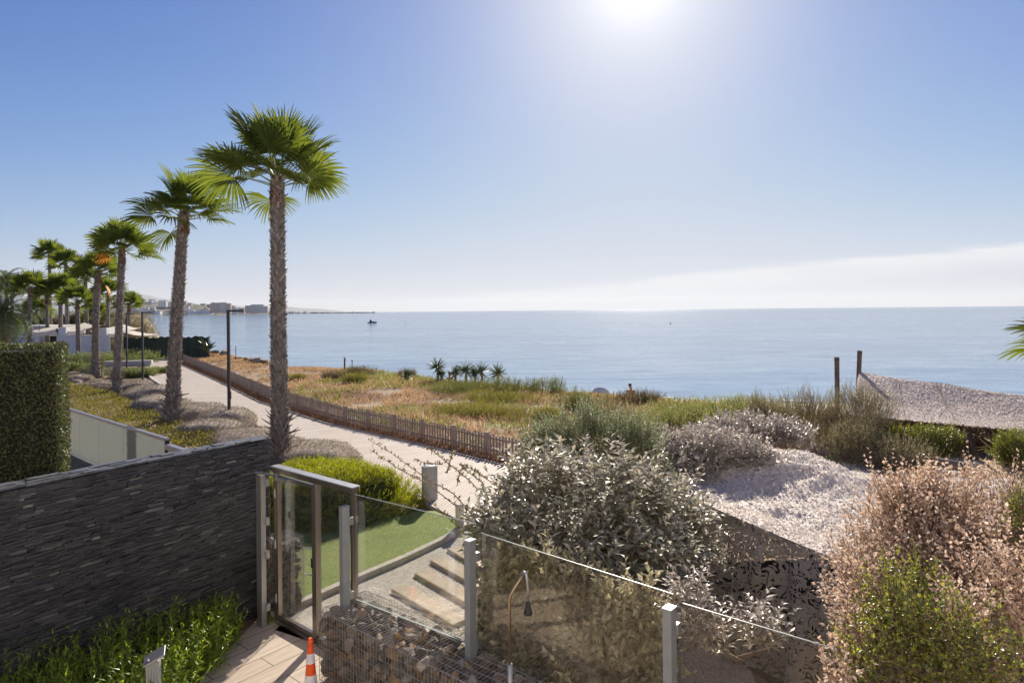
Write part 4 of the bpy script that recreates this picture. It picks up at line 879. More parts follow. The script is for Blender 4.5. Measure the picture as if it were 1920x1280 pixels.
def trunk_mesh(path, r0, r1, spikes=True, dens_=1.0, flare=.12):
    mb = MB(); path = np.array(path, float); n_ = 22; t = np.linspace(0, 1, n_)
    # smooth path
    zt_ = np.linspace(0, 1, len(path)); px_ = np.stack([np.interp(t, zt_, path[:, j]) for j in range(3)], 1)
    for _ in range(3): px_[1:-1] = (px_[:-2] + 2 * px_[1:-1] + px_[2:]) / 4
    rad = r0 + (r1 - r0) * t + flare * np.exp(-t * 14)
    mb.tube([tuple(q) for q in px_], list(rad * .9), 14)
    L_ = np.sum(np.linalg.norm(np.diff(px_, axis=0), axis=1)); rows = int(L_ / .085 * dens_); S_ = []
    for i in range(rows):
        tt_ = i / rows; c = np.array([np.interp(tt_, t, px_[:, j]) for j in range(3)]); r_ = np.interp(tt_, t, rad); nn_ = max(5, int(11 * r_ / .22))
        for k in range(nn_):
            a = 2 * math.pi * (k + .5 * (i % 2)) / nn_ + i * .13 + rng.normal(0, .1); o_ = np.array([math.cos(a), math.sin(a), 0]); s_ = np.array([-math.sin(a), math.cos(a), 0])
            w = r_ * 2 * math.pi / nn_ * rng.uniform(.6, .85); h = rng.uniform(.09, .17); out_ = rng.uniform(.012, .045) * (1 + 1.2 * (rng.random() < .12)); tw = rng.normal(0, .25)
            b0 = c + o_ * r_ * .86; up = np.array([0, 0, 1.]) + s_ * tw
            tip = b0 + up * h + o_ * (out_ + r_ * .1) + s_ * rng.normal(0, .02)
            v = [b0 - s_ * w * .5, b0 + s_ * w * .5, b0 + up * h * .72 + s_ * w * .3 + o_ * (out_ + r_ * .10), b0 + up * h * .72 - s_ * w * .3 + o_ * (out_ + r_ * .10), tip + s_ * w * .12, tip - s_ * w * .12,
                 b0 + up * h * .6 + o_ * 0]
            nb_ = len(S_) * 7; S_.append(v)
    if S_:
        f = np.arange(len(S_)).reshape(-1, 1) * 7
        mb.add(np.array(S_).reshape(-1, 3), [np.concatenate([f + np.array([[0, 1, 2, 3]]), f + np.array([[3, 2, 4, 5]])]), np.concatenate([f + np.array([[1, 6, 2]]), f + np.array([[0, 3, 6]]), f + np.array([[3, 2, 6]])])])
    if spikes:
        S2 = []
        for k in range(int(75 * dens_)):
            a = rng.uniform(0, 6.28); z = rng.uniform(.05, 1.3) ** 1.15; o_ = np.array([math.cos(a), math.sin(a), 0]); s_ = np.array([-math.sin(a), math.cos(a), 0]); tt_ = z / L_
            c = np.array([np.interp(tt_, t, px_[:, j]) for j in range(3)]); r_ = np.interp(tt_, t, rad); l_ = rng.uniform(.22, .5); w = rng.uniform(.04, .075)
            d = unit(o_ * rng.uniform(.5, 1.1) + np.array([0, 0, rng.uniform(.1, 1.2)]))
            b0 = c + o_ * r_ * .8
            mb.tube([b0, b0 + d * l_ * .5 + s_ * .01, b0 + d * l_], [w * .5, w * .4, .006], 4)
    return mb, px_
def fan_palm(base, top, lab, crown, r0=.25, r1=.17, scale=1.0, group='fan palms along the boardwalk', mid=None, spikes=True, dens_=1.0, rotate=0, dead=None):
    base = np.array([base[0], base[1], 0.]); top = np.array(top, float); o = empty('fan_palm', tuple(base), lab, 'palm', group)
    rt = top - base; m_ = rt * .5 + (np.array(mid) if mid is not None else 0)
    path = [(0, 0, -.1), tuple(rt * .25 + (m_ - rt * .5) * .7), tuple(m_), tuple(rt * .78 + (m_ - rt * .5) * .5), tuple(rt)]
    tb, px_ = trunk_mesh(path, r0, r1, spikes, dens_)
    tr = tb.build('trunk', trunkm, o)
    nb, _ = trunk_mesh([tuple(rt + np.array([0, 0, -.75])), tuple(rt + np.array([0, 0, -.3])), tuple(rt + np.array([0, 0, .12]))], r1 * 1.08, r1 * .72, False, 1.2, 0)
    nb.build('trunk_neck', trunkr, o)
    cm_, pm_ = crown
    c = bpy.data.objects.new('crown', cm_); COL.objects.link(c); c.parent = o; c.location = rt; c.scale = (scale,) * 3; c.rotation_euler[2] = rotate
    if pm_: q = bpy.data.objects.new('leaf_stalks', pm_); COL.objects.link(q); q.parent = o; q.location = rt; q.scale = (scale,) * 3; q.rotation_euler[2] = rotate
    if dead:
        lm, pm = MB(), MB()
        for az, el in dead: fan_leaf(lm, pm, np.array([0, 0, 0.]), az, R(el), .85 * scale, .8 * scale, 16, half=R(60), droop=1.2, cup=.5)
        dd = lm.build('dead_frond', deadm, o); dd.location = rt; dp_ = pm.build('dead_stalk', petm, dd)
    return o
def mk_crown(*a, **k):
    lm, pm = palm_crown_mesh(*a, **k); c = lm.build('crown', fanm); p_ = pm.build('leaf_stalks', petm)
    r_ = (c.data, p_.data); bpy.data.objects.remove(c); bpy.data.objects.remove(p_); return r_
cr1 = mk_crown(28, 1.18, 1.28, 44, 11, elr=(13, 84)); cr2 = mk_crown(23, 1.0, 1.08, 38, 23, elr=(-4, 82)); cr3 = mk_crown(24, .9, 1.05, 26, 31); cr4 = mk_crown(22, .85, 1.0, 20, 45)
b1 = G(526, 866); fan_palm(b1, P(520, 338, b1[1] + .1), 'tallest nearest fan palm with thick shaggy trunk just beyond the slate wall end', cr1, .245, .185, .95, rotate=.15, mid=(-.02, 0, 0))
b2 = G(322, 802); fan_palm(b2, P(345, 402, b2[1] + .2), 'second tallest fan palm, slightly curved trunk leaning right, left of the lone street lamp', cr2, .25, .185, 1.0, rotate=2.2, mid=(-.05, 0, 0))
b3 = G(218, 742); fan_palm(b3, P(229, 468, b3[1] + .2), 'third fan palm from the right with one orange dead frond on its left side', cr3, .20, .155, .98, rotate=4.0, dens_=.7, dead=[(2.9, 8), (3.0, -6)])
b4 = G(180, 708); fan_palm(b4, P(184, 512, b4[1] + .3), 'fourth fan palm, thick leaning trunk with a yellow dead frond hanging on its right', cr3, .26, .195, .98, rotate=1.0, dens_=.6, dead=[(.3, -60)], mid=(-.1, 0, 0))
far = [(93, 478, 640, 72, 1.0, 'very tall slim fan palm standing highest in the distant cluster'), (124, 498, 640, 66, 1.1, 'fan palm with broad crown right of the tallest far palm'),
       (57, 541, 640, 58, .95, 'fan palm in front of the white building at far left'), (88, 556, 640, 62, .9, 'small-crowned fan palm between the two white-building palms'),
       (113, 546, 640, 60, 1.0, 'fan palm with bright centre near the middle of the distant cluster'), (145, 566, 640, 56, .95, 'fan palm beside the white awning of the beach club'),
       (160, 527, 640, 64, 1.0, 'fan palm just left of the thick leaning palm'), (203, 552, 640, 62, 1.0, 'fan palm half hidden between the third and fourth palm trunks'),
       (242, 572, 640, 70, .85, 'low fan palm crown right of the third trunk, above the tamarisk'), (22, 540, 640, 75, 1.05, 'fan palm at the far left edge behind the others'),
       (68, 585, 645, 66, .85, 'stocky dark fan palm behind the white building roof'), (180, 590, 645, 70, .9, 'low fan palm behind the beach club pillars')]
for i, (x, y, yb, Y, s_, lab) in enumerate(far):
    t = P(x, y, Y); b_ = P(x + rng.normal(0, 3), yb, Y)
    fan_palm((b_[0], b_[1]), t, lab, (cr4 if i % 2 else cr3), .22, .16, s_ * 1.12, group='distant cluster of fan palms', spikes=False, dens_=.28, rotate=i * 1.7)
# right-hand palm whose fronds poke into the picture
tR = np.array(P(2058, 640, 13.0)); fan_palm((tR[0] + .1, tR[1], 0), tuple(tR), 'fan palm outside the right edge with only two drooping frond tips in view', cr2, .24, .19, .74, group=None, rotate=.9)
# ---- feather palms
def feather_crown(nl, L_, seed):
    global rng
    keep = rng; rng = np.random.default_rng(seed); lm, pm = MB(), MB()
    for k in range(nl):
        az = k * 2.39996; el = R(80 - 85 * (k / nl) ** .8); n_ = 12; pts = []
        d = np.array([math.cos(az), math.sin(az)])
        p = np.array([0, 0, .0]); a = el
        for j in range(n_ + 1):
            pts.append(p.copy()); p = p + np.array([d[0] * math.cos(a), d[1] * math.cos(a), math.sin(a)]) * L_ / n_; a -= R(9 + 5 * (k / nl))
        pm.tube(pts, list(np.linspace(.03, .006, n_ + 1)), 4, False); pts = np.array(pts)
        tl = np.linspace(.12, .99, 46); B = np.stack([np.interp(tl, np.linspace(0, 1, n_ + 1), pts[:, j]) for j in range(3)], 1); tg = unit(np.gradient(B, axis=0)); sd = unit(np.cross(tg, np.array([0, 0, 1.]) + np.array([d[0], d[1], 0]) * .2))
        for sg in (-1, 1):
            ax = unit(sd * sg + tg * .7 + np.array([0, 0, .25]) + rng.normal(0, .08, tg.shape)); leaves(lm, B, ax, np.cross(sd, tg) + .01, L_ * .2 * (1 - np.abs(tl - .45) * .9), .035, shape='blade', curl=.25)
    rng = keep; return lm, pm
fthm = leafmat('feather_blade', [(.07, .11, .035), (.12, .17, .05), (.17, .23, .08)], .45, .35)
for (x, y, yb, Y, L_, rr_, lab) in ((4, 590, 640, 38, 2.6, .42, 'squat date palm with thick dark trunk and arching feather fronds at the left edge'), (12, 528, 640, 70, 3.0, .2, 'grey-green feather-leaved palm peeking behind the far left palms')):
    t = np.array(P(x, y, Y)); o = empty('date_palm', (t[0], t[1], 0), lab, 'palm')
    lm, pm = feather_crown(34, L_, int(Y)); c = lm.build('crown', fthm, o); c.location = (0, 0, t[2]); c = pm.build('leaf_stalks', petm, o); c.location = (0, 0, t[2])
    tb, _ = trunk_mesh([(0, 0, -.1), (0, 0, t[2] * .5), (0, 0, t[2])], rr_, rr_ * .9, False, .5, .1); tb.build('trunk', trunkm, o)

# ---- clipped box hedge wall on the left
hedgem = leafmat('hedge_leaf', [(.05, .065, .025), (.10, .12, .04), (.16, .175, .06), (.11, .08, .04)], .5, .3)
hx0, hx1, hy0, hy1, hz = -10.75, -5.67, 8.0, 8.5, 3.93
ho = empty('hedge_wall', (hx1, hy0, 0), 'tall clipped dark green hedge wall behind the slate wall at left', 'hedge', rz=R(27))
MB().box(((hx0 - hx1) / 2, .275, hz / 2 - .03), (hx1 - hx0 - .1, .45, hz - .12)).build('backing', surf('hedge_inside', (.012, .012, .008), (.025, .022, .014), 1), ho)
def face_leaves(n_, org, u, v, nrm, mb, ll=.035, lw=.02, jitter=.05):
    a, b_ = rng.random(n_), rng.random(n_); p = np.array(org) + np.outer(a, u) + np.outer(b_, v); nrm = np.array(nrm, float)
    bump = (fbm(p[:, 0] * 1.0 + p[:, 1], p[:, 2], 5, 2.0, 3) - .5) * .09
    p = p + nrm * (rng.uniform(-jitter, jitter * .5, n_) + bump)[:, None]; ax = unit(nrm * .7 + np.array([0, 0, .35]) + rng.normal(0, .55, (n_, 3)))
    leaves(mb, p, ax, unit(nrm + rng.normal(0, .5, (n_, 3))), ll * rng.uniform(.7, 1.3, n_), lw, .2, .1, 'diamond')
mb = MB(); w_, d_h = hx1 - hx0, hy1 - hy0; ox = (hx0 - hx1, 0, 0)
face_leaves(34000, (-3.6, 0, .9), (3.6, 0, 0), (0, 0, hz - .9), (0, -1, 0), mb); face_leaves(9000, (0, 0, .9), (0, d_h, 0), (0, 0, hz - .9), (1, 0, 0), mb); face_leaves(9000, (-3.6, 0, hz - .03), (3.6, 0, 0), (0, d_h, 0), (0, 0, 1), mb)
face_leaves(3000, (-5.0, 0, .9), (1.4, 0, 0), (0, 0, hz - .9), (0, -1, 0), mb, .05, .035); face_leaves(9000, (-5.0, d_h, 1.), (5.0, 0, 0), (0, 0, hz - 1), (0, 1, 0), mb, .05, .03)
mb.build('foliage', hedgem, ho)

# ---- bamboo-like planting bottom left
bamm = leafmat('bamboo_leaf', [(.11, .19, .015), (.19, .29, .02), (.36, .44, .035), (.08, .15, .014)], .38, .48, (1.3, 1.3, .4), .6)
def wall_x(y): return np.interp(y, WL[:, 1], WL[:, 0])
cl_ = []
yy_ = 3.6
while yy_ < 8.45:
    xw = wall_x(yy_) + .3; xe = -3.78 - max(0, (6.5 - yy_)) * .10; k = max(1, int((xe - xw) / .42))
    for j in range(k + 1):
        x = xw + (xe - xw) * (j / max(k, 1)) + rng.normal(0, .04); h = rng.uniform(.72, 1.0) - (.12 if yy_ > 8 else 0)
        if yy_ > 7.4: h *= np.interp(yy_, [7.4, 8.45], [1, .78])
        cl_.append((x, yy_ + rng.normal(0, .06), 0, h))
    yy_ += .42
lm, sm = MB(), MB(); base, d, hh = [], [], []
for (x, y, z, h) in cl_:
    S_ = 46; base.append(np.column_stack([rng.normal(x, .11, S_), rng.normal(y, .11, S_), np.zeros(S_)])); d.append(np.column_stack([rng.normal(0, .28, S_), rng.normal(0, .28, S_), np.ones(S_)])); hh.append(h * rng.uniform(.6, 1.05, S_))
shoots(lm, sm, np.concatenate(base), np.concatenate(d), np.concatenate(hh), 17, .115, .027, spread=1.15, stem_r=.003, up=0, fold=.12, curl=.35)
o = lm.build('dwarf_bamboo', bamm, kind='stuff'); tag(o, 'dense leafy green dwarf bamboo bed below the slate wall, brightest near the terrace', 'bamboo'); sm.build('stems', surf('bamboo_stem', (.12, .16, .04), (.2, .22, .08), .5), o)
# ---- bright green hedge beyond the lawn
bgm = leafmat('pittosporum_leaf', [(.24, .29, .012), (.36, .42, .018), (.50, .52, .03), (.15, .20, .012)], .4, .48, (1.35, 1.25, .35), .5)
hp_ = np.array([(-5.0, 12.2), (-3.4, 12.5), (-2.25, 13.55), (-1.95, 14.4), (-2.9, 15.0), (-4.4, 15.6), (-5.7, 15.2), (-5.8, 13.2)])
q = scatter(hp_, 150); o = empty('bright_hedge', (-3.6, 13.8, 0), 'bright yellow-green rounded hedge between the lawn and the boardwalk', 'hedge')
cen_ = hp_.mean(0)
def hedge_top(x, y): 
    return .98 + .10 * (fbm(x, y, 9, 1.2, 2) - .5) * 2
q = scatter(hp_, 6500); dc = np.array([min(np.linalg.norm(np.cross(np.append(hp_[(i + 1) % 8] - hp_[i], 0), np.append(w - hp_[i], 0))) / np.linalg.norm(hp_[(i + 1) % 8] - hp_[i]) for i in range(8)) for w in q])
zt_ = hedge_top(q[:, 0], q[:, 1]) * np.sqrt(np.clip(dc / .75, 0, 1))
zz_ = np.where(dc < .5, zt_ * rng.uniform(.12, 1, len(q)), zt_ * rng.uniform(.82, 1, len(q)))
outd = q - cen_; outd = unit(outd) * np.clip(1 - dc / .5, 0, 1)[:, None]
p0 = np.column_stack([q, zz_]) - np.array([-3.6, 13.8, .12]); d = np.column_stack([outd * .9, np.full(len(q), .85)]) + rng.normal(0, .3, (len(q), 3))
lm, sm = MB(), MB(); shoots(lm, sm, p0, d, .17 * rng.uniform(.6, 1.2, len(q)), 11, .055, .02, spread=1.0, stem_r=.003, up=.1, shape='leaf')
lm.build('foliage', bgm, o); sm.build('twigs', bark, o)
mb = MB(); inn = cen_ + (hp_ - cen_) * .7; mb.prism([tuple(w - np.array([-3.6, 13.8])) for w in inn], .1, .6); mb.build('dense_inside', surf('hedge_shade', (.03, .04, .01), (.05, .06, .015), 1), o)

# ---- silver-leaved bushes (oleaster)
silm = leafmat('silver_leaf', [(.20, .20, .12), (.31, .295, .20), (.54, .50, .40), (.15, .165, .08), (.40, .365, .27)], .36, .3, None, 1.0, back=(.58, .52, .41))
silb = leafmat('silver_leaf_dry', [(.36, .31, .25), (.48, .42, .36), (.58, .52, .45), (.26, .24, .18)], .36, .22, None, .75, back=(.66, .60, .54))
brl = leafmat('faded_leaf', [(.46, .42, .26), (.60, .54, .38), (.36, .34, .19)], .5, .4)
gry = leafmat('grey_green_leaf', [(.24, .30, .14), (.36, .41, .22), (.48, .50, .32), (.17, .23, .08)], .45, .4)
def B(px, py, Y, rx, ry=None, rz=None): q = P(px, py, Y); ry = ry or rx; rz = rz or rx; return (q[0], q[1], q[2], rx, ry, rz)
shrub('silver_bush', [B(1060, 955, 8.1, .95, .8, .75), B(960, 1010, 7.6, .45, .5, .6), B(1210, 985, 8.0, .75, .7, .65), B(1130, 1060, 7.4, .8, .6, .7), B(1000, 1100, 7.3, .55, .5, .8), B(1250, 1070, 7.2, .45, .45, .5), B(930, 1075, 7.3, .3, .3, .55), B(915, 1000, 7.7, .25, .3, .3), B(905, 960, 7.9, .16, .2, .2), B(1100, 1130, 7.0, .5, .35, .5), B(1010, 905, 8.5, .6, .6, .5), B(1150, 915, 8.6, .8, .6, .55), B(1260, 950, 8.6, .55, .5, .5), B(1300, 1010, 8.0, .35, .35, .5)],
      1500, silm, bark, 'largest silver-leaved bush billowing over the glass fence in the middle foreground', L=.38, nl=10, ll=.155, lw=.075, up=.45, outward=.75, shell=.6, flat=.95, curl=.12, fold=.22)
shrub('faded_bush', [B(960, 1150, 6.9, .42, .25, .6), B(1080, 1170, 6.6, .5, .3, .6), B(1190, 1200, 6.2, .45, .3, .6), B(930, 1190, 6.9, .35, .2, .5), B(1130, 1240, 6.1, .5, .3, .5), B(1020, 1090, 6.9, .5, .2, .4), B(1040, 1230, 6.5, .45, .25, .45)], 2300, brl, bark, 'faded brown-green leaves pressed behind the brown-tinted glass beside the shower', L=.3, nl=9, ll=.115, lw=.062, up=.3, outward=.5, shell=.35)
shrub('silver_spray', [B(1330, 1175, 5.75, .30, .22, .22), B(1420, 1170, 5.6, .26, .2, .18), B(1290, 1115, 6.0, .25, .2, .2)], 130, silb, bark, 'pale silver leaf sprays reaching over the glass rim beside the last grey post', L=.34, nl=10, ll=.10, lw=.045, up=.3, shell=.3, trunk=2, flat=.7)
shrub('grey_green_bush', [B(1100, 828, 10.2, .75, .6, .62), B(1040, 840, 10.0, .5, .5, .4), B(1180, 835, 10.2, .6, .5, .5), B(1110, 790, 10.4, .22, .25, .3), B(1020, 825, 10.3, .45, .4, .38), B(1190, 825, 10.3, .4, .4, .38)], 2400, gry, bark, 'grey-green small-leaved bush rising behind the big silver bush', L=.3, nl=12, ll=.06, lw=.024, up=.7, shell=.5, flat=.4)
shrub('silver_bush', [B(1340, 850, 10.9, .75, .6, .42), B(1250, 850, 11.2, .7, .6, .4), B(1420, 875, 10.6, .4, .4, .35), B(1280, 890, 10.6, .6, .5, .4)], 1500, silb, bark, 'low silver-brown bush spreading on the camouflage net, right of the largest one', L=.28, nl=10, ll=.12, lw=.058, up=.5, shell=.6, flat=.7)
shrub('silver_bush', [B(1400, 806, 13.4, .8, .6, .32), B(1470, 815, 13.0, .55, .5, .3), B(1340, 815, 13.4, .5, .5, .3)], 950, silb, bark, 'farthest small silver-brown bush in front of the tamarisk', L=.26, nl=9, ll=.12, lw=.058, up=.5, shell=.6, flat=.7)
for (x, y, Y, lab) in ((1352, 1045, 6.9, 'tiny yellow-tipped leafy sprig against the dark net skirt'),):
    shrub('leafy_sprig', [B(x, y, Y, .12, .12, .2)], 12, silm, bark, lab, cat='plant', L=.25, nl=8, ll=.06, lw=.03, trunk=2)
# long bare branches arching left over the lawn
o = empty('arching_branches', tuple(P(960, 1000, 7.8)), 'long thin reddish branches with sparse buds arching left over the boardwalk', 'branch')
bo = np.array(P(960, 1000, 7.8)); sm, lm = MB(), MB()
for (pts_, Y0) in (([(905, 985), (850, 925), (790, 890), (735, 850), (690, 823)], 8.0), ([(870, 960), (800, 905), (750, 880), (697, 845)], 8.1), ([(935, 960), (880, 900), (840, 868), (812, 846), (800, 838)], 8.2), ([(930, 975), (905, 905), (872, 880), (865, 870)], 8.4),
                   ([(950, 920), (905, 893), (888, 880), (872, 873)], 8.3), ([(862, 990), (835, 965), (790, 925)], 7.9), ([(838, 887), (845, 860), (852, 845)], 8.15), ([(830, 870), (800, 868), (778, 862)], 8.2), ([(858, 905), (862, 885), (868, 875)], 8.1)):
    w = [np.array(P(x, y, Y0)) - bo for x, y in pts_]; sm.tube(w, list(np.linspace(.009, .003, len(w))), 5, False)
    w = np.array(w); t = np.linspace(0, 1, 34 if len(w) > 3 else 12); q = np.stack([np.interp(t, np.linspace(0, 1, len(w)), w[:, j]) for j in range(3)], 1)
    q = np.repeat(q, 2, 0); leaves(lm, q, unit(rng.normal(0, 1, q.shape) + np.array([0, 0, .5])), rdirs(len(q)), rng.uniform(.03, .065, len(q)), .026, shape='leaf')
sm.build('branches', red_stem, o); lm.build('buds', leafmat('bud_leaf', [(.16, .12, .055), (.24, .2, .10), (.2, .22, .09)], .5, .35), o)
# ---- dried tan bushes at right
tanm = leafmat('dead_leaf', [(.60, .41, .28), (.70, .52, .39), (.80, .66, .53), (.48, .31, .21)], .45, .42)
grn2 = leafmat('fresh_leaf', [(.09, .125, .04), (.15, .19, .06), (.30, .33, .07), (.42, .42, .06), (.13, .16, .06)], .33, .4, (1.2, 1.15, .5), .55)
shrub('dried_bush', [B(1740, 990, 5.6, .62, .55, .5), B(1690, 1090, 5.3, .5, .5, .5), B(1830, 1080, 5.3, .55, .5, .6), B(1600, 1190, 4.3, .16, .2, .26), B(1620, 1130, 4.9, .28, .35, .4), B(1890, 1150, 4.5, .4, .45, .6), B(1800, 1150, 4.2, .25, .2, .25), B(1580, 1260, 3.9, .12, .15, .12), B(1700, 930, 5.8, .35, .3, .32), B(1790, 930, 5.9, .4, .3, .28), B(1600, 1060, 5.5, .2, .25, .22)],
      2300, tanm, bark, 'large dried tan bush with dead pinkish leaves filling the lower right corner', L=.32, nl=11, ll=.055, lw=.036, up=.7, outward=.6, spread=1.2, shell=.35, trunk=7)
shrub('dried_bush', [B(1905, 930, 5.2, .16, .2, .28), B(1925, 1000, 5.1, .22, .2, .3), B(1935, 1090, 4.9, .25, .2, .3)], 420, tanm, bark, 'upright dried tan shoots at the right edge beyond the big dried bush', L=.3, nl=10, ll=.04, lw=.02, up=1.1, shell=.3)
shrub('leafy_green_shrub', [B(1680, 1140, 4.15, .27, .25, .26), B(1740, 1185, 3.95, .34, .25, .30), B(1625, 1235, 4.0, .24, .2, .22), B(1830, 1235, 3.8, .30, .25, .32), B(1715, 1085, 4.4, .18, .18, .16)], 520, grn2, bark, 'fresh green small-leaved shrub growing in front of the big dried bush', L=.26, nl=11, ll=.038, lw=.024, up=.6, shell=.5)
shrub('leafy_green_shrub', [B(1912, 960, 4.9, .08, .1, .2)], 60, grn2, bark, 'little green shoot at the right edge among dried leaves', L=.2, nl=9, ll=.034, lw=.02, up=1)
# ---- tamarisk and dune shrubs
tamm = leafmat('tamarisk_needle', [(.19, .21, .09), (.28, .26, .13), (.36, .30, .18), (.42, .33, .22)], .7, .45)
def gb(px, py, h, rx, ry=None):
    x, y, _ = G(px, py); ry = ry or rx; z = land1(x, y); return (x, y, z + h * .45, rx, ry, h * .6)
shrub('tamarisk_bush', [(9.5, 20.6, .7, 1.1, 1.0, .95), (10.6, 19.6, .9, 1.0, 1.0, 1.1), (8.4, 21.0, .6, .8, .9, .75), (9.6, 17.9, .4, .9, .9, .75), (10.3, 16.9, .3, .9, .8, .55), (8.2, 21.6, .9, .3, .35, .6)], 4600, tamm, bark, 'feathery brown-green tamarisk bush left of the tilted wooden posts', L=.5, nl=15, ll=.075, lw=.022, up=.9, outward=.6, spread=.6, shape='diamond', shell=.45)
dgr = leafmat('dune_green', [(.16, .21, .035), (.25, .30, .05), (.33, .35, .07), (.2, .18, .06)], .5, .42)
dgy = leafmat('dune_yellow_green', [(.26, .28, .03), (.37, .38, .05), (.46, .42, .06), (.32, .25, .06)], .5, .42)
dbr = leafmat('dune_brown', [(.28, .22, .10), (.38, .29, .15), (.24, .19, .08), (.27, .27, .09)], .7, .25)
duneg = 'green shrubs dotted over the dune'
DS = [(920, 742, .85, 3.2, .9, dgr, 'long green shrub on the dune below the row of yuccas'), (850, 735, .6, 1.4, .9, dgr, 'rounded green shrub left of the yucca row foot'), (900, 775, .45, 2.3, 1.6, dgy, 'wide yellow-green creeping shrub in the middle of the dune'),
      (990, 782, .45, 1.4, 1.2, dgy, 'yellow-green creeping shrub nearest the picket fence end'), (960, 755, .4, 2.0, .9, dgy, 'yellow-green patch of shrub behind the wide creeping one'), (668, 722, .5, .8, .6, dgy, 'small isolated green tuft shrub in dry grass left of the yuccas'), (630, 712, .5, 1.0, .8, dbr, 'brown-green tuft shrub beside the isolated green one'),
      (1022, 738, .8, 1.0, .7, dgr, 'dark rounded shrub on the dune rim left of the blue beach tent'), (1095, 765, .8, 1.4, 1.0, dgr, 'green shrub directly behind the grey-green bush tip'), (1190, 755, .5, 1.6, .8, dbr, 'brown-green shrub on the dune rim below the wading person'),
      (1270, 770, .6, 1.4, .8, dgy, 'bright green shrub on the rim right of the person'), (1150, 790, .5, 1.2, .8, dbr, 'dry brownish shrub between the grey-green bush and the rim'), (680, 706, .7, 1.1, .7, dbr, 'rounded dry brown bush at the dune rim near a little stake'), (760, 706, .5, .7, .5, dbr, 'thin pale dry bush at the dune rim'),
      (545, 712, .3, .9, .5, dgy, 'small yellow-green clump in the dry grass far left of the dune')]
for (x, y, h, rx, ry, mt_, lab) in DS:
    b0 = gb(x, y, h, rx, ry); bl = [b0]
    for k in range(3): bl.append((b0[0] + rng.uniform(-.7, .7) * rx, b0[1] + rng.uniform(-.5, .5) * ry, b0[2] + rng.uniform(-.1, .1) * h, rx * rng.uniform(.35, .6), ry * rng.uniform(.4, .7), h * rng.uniform(.4, .75)))
    shrub('dune_shrub', bl, int(520 + 330 * rx * ry), mt_, bark, lab, group=duneg, L=.3, nl=10, ll=.075, lw=.022, up=1.0, shell=.5, trunk=1, shape='diamond', zmin=-1)
# reeds
def reeds(px, py, n_, rx, ry, h, lab, mat=None, name='reed_clump'):
    x, y, _ = G(px, py); z = land1(x, y); o = empty(name, (x, y, z), lab, 'reeds', None); lm = MB()
    b_ = np.column_stack([rng.normal(0, rx, n_), rng.normal(0, ry, n_), np.zeros(n_)]); b_[:, 2] = land(b_[:, 0] + x, b_[:, 1] + y) - z
    H_ = h * rng.uniform(.5, 1.15, n_); d = np.column_stack([rng.normal(0, .12, n_), rng.normal(0, .12, n_), np.ones(n_)])
    for k in range(5):
        t = rng.uniform(.1, .9, n_); q = b_ + unit(d) * (H_ * t)[:, None]; a = d + rng.normal(0, .38, (n_, 3)); leaves(lm, q, a, rdirs(n_), H_ * .32, .022, shape='blade', curl=.35)
    leaves(lm, b_, d, rdirs(n_), H_, .02, shape='blade', curl=.08)
    lm.build('blades', mat or MT['reed_leaf'], o); return o
leafmat('reed_leaf', [(.18, .22, .055), (.27, .31, .085), (.36, .36, .13), (.38, .29, .13)], .5, .4)
reeds(1330, 790, 800, 1.5, .8, .8, 'tall green reeds on the dune rim in front of the sea, left of the tamarisk')
reeds(1270, 800, 500, 1.1, .6, .65, 'shorter green reeds behind the silver-brown bushes')
reeds(1400, 785, 500, .8, .6, .8, 'green reeds next to the foot of the tamarisk')
# yuccas
yum = leafmat('yucca_blade', [(.06, .09, .035), (.10, .14, .05), (.17, .2, .08)], .4, .25)
for i, (x, y, s_, lab) in enumerate(((820, 688, 1.0, 'tall yucca standing alone at the left of the row'), (853, 700, .8, 'yucca beside the bather on the rim'), (873, 694, 1.0, 'yucca with upright crown in the middle of the row'), (890, 700, .75, 'smallest yucca squeezed in the middle of the row'), (903, 696, 1.0, 'yucca right of the smallest one'), (933, 700, 1.0, 'round-headed yucca at the right end of the row'), (764, 703, .6, 'low yucca tuft far left of the row'), (827, 702, .5, 'tiny pale yucca at the foot of the tall one'))):
    Y = 38.5; q = P(x, y, Y); z0 = land1(q[0], q[1]); h = max(.15, q[2] - z0); o = empty('yucca', (q[0], q[1], z0), lab, 'yucca', 'row of yuccas on the dune rim')
    MB().tube([(0, 0, -.1), (.03, 0, h * .6), (0, 0, h)], [.10, .08, .07], 7).build('trunk', trunkm, o)
    n_ = 90; d = rdirs(n_, .35); lm = MB(); leaves(lm, np.tile([[0, 0, h]], (n_, 1)) + d * .05, d, rdirs(n_), rng.uniform(.5, .8, n_) * s_, .055, shape='blade', curl=.05); lm.build('crown', yum, o)
# agave near dark screen
Y = 60; q = P(388, 656, Y); o = empty('agave', (q[0], q[1], max(q[2] - .1, 0)), 'dark spiky agave silhouetted at the end of the dark screen', 'agave'); lm = MB()
for k in range(22):
    a = rng.uniform(0, 6.28); e_ = rng.uniform(.3, 1.3); d = np.array([math.cos(a) * math.cos(e_), math.sin(a) * math.cos(e_), math.sin(e_)]); L_ = rng.uniform(.8, 1.6); lm.tube([(0, 0, 0), d * L_ * .5 + np.array([0, 0, .05]), d * L_ + np.array([d[0] * .2, d[1] * .2, -.12])], [.08, .10, .01], 4)
lm.build('leaf_blades', yum, o)
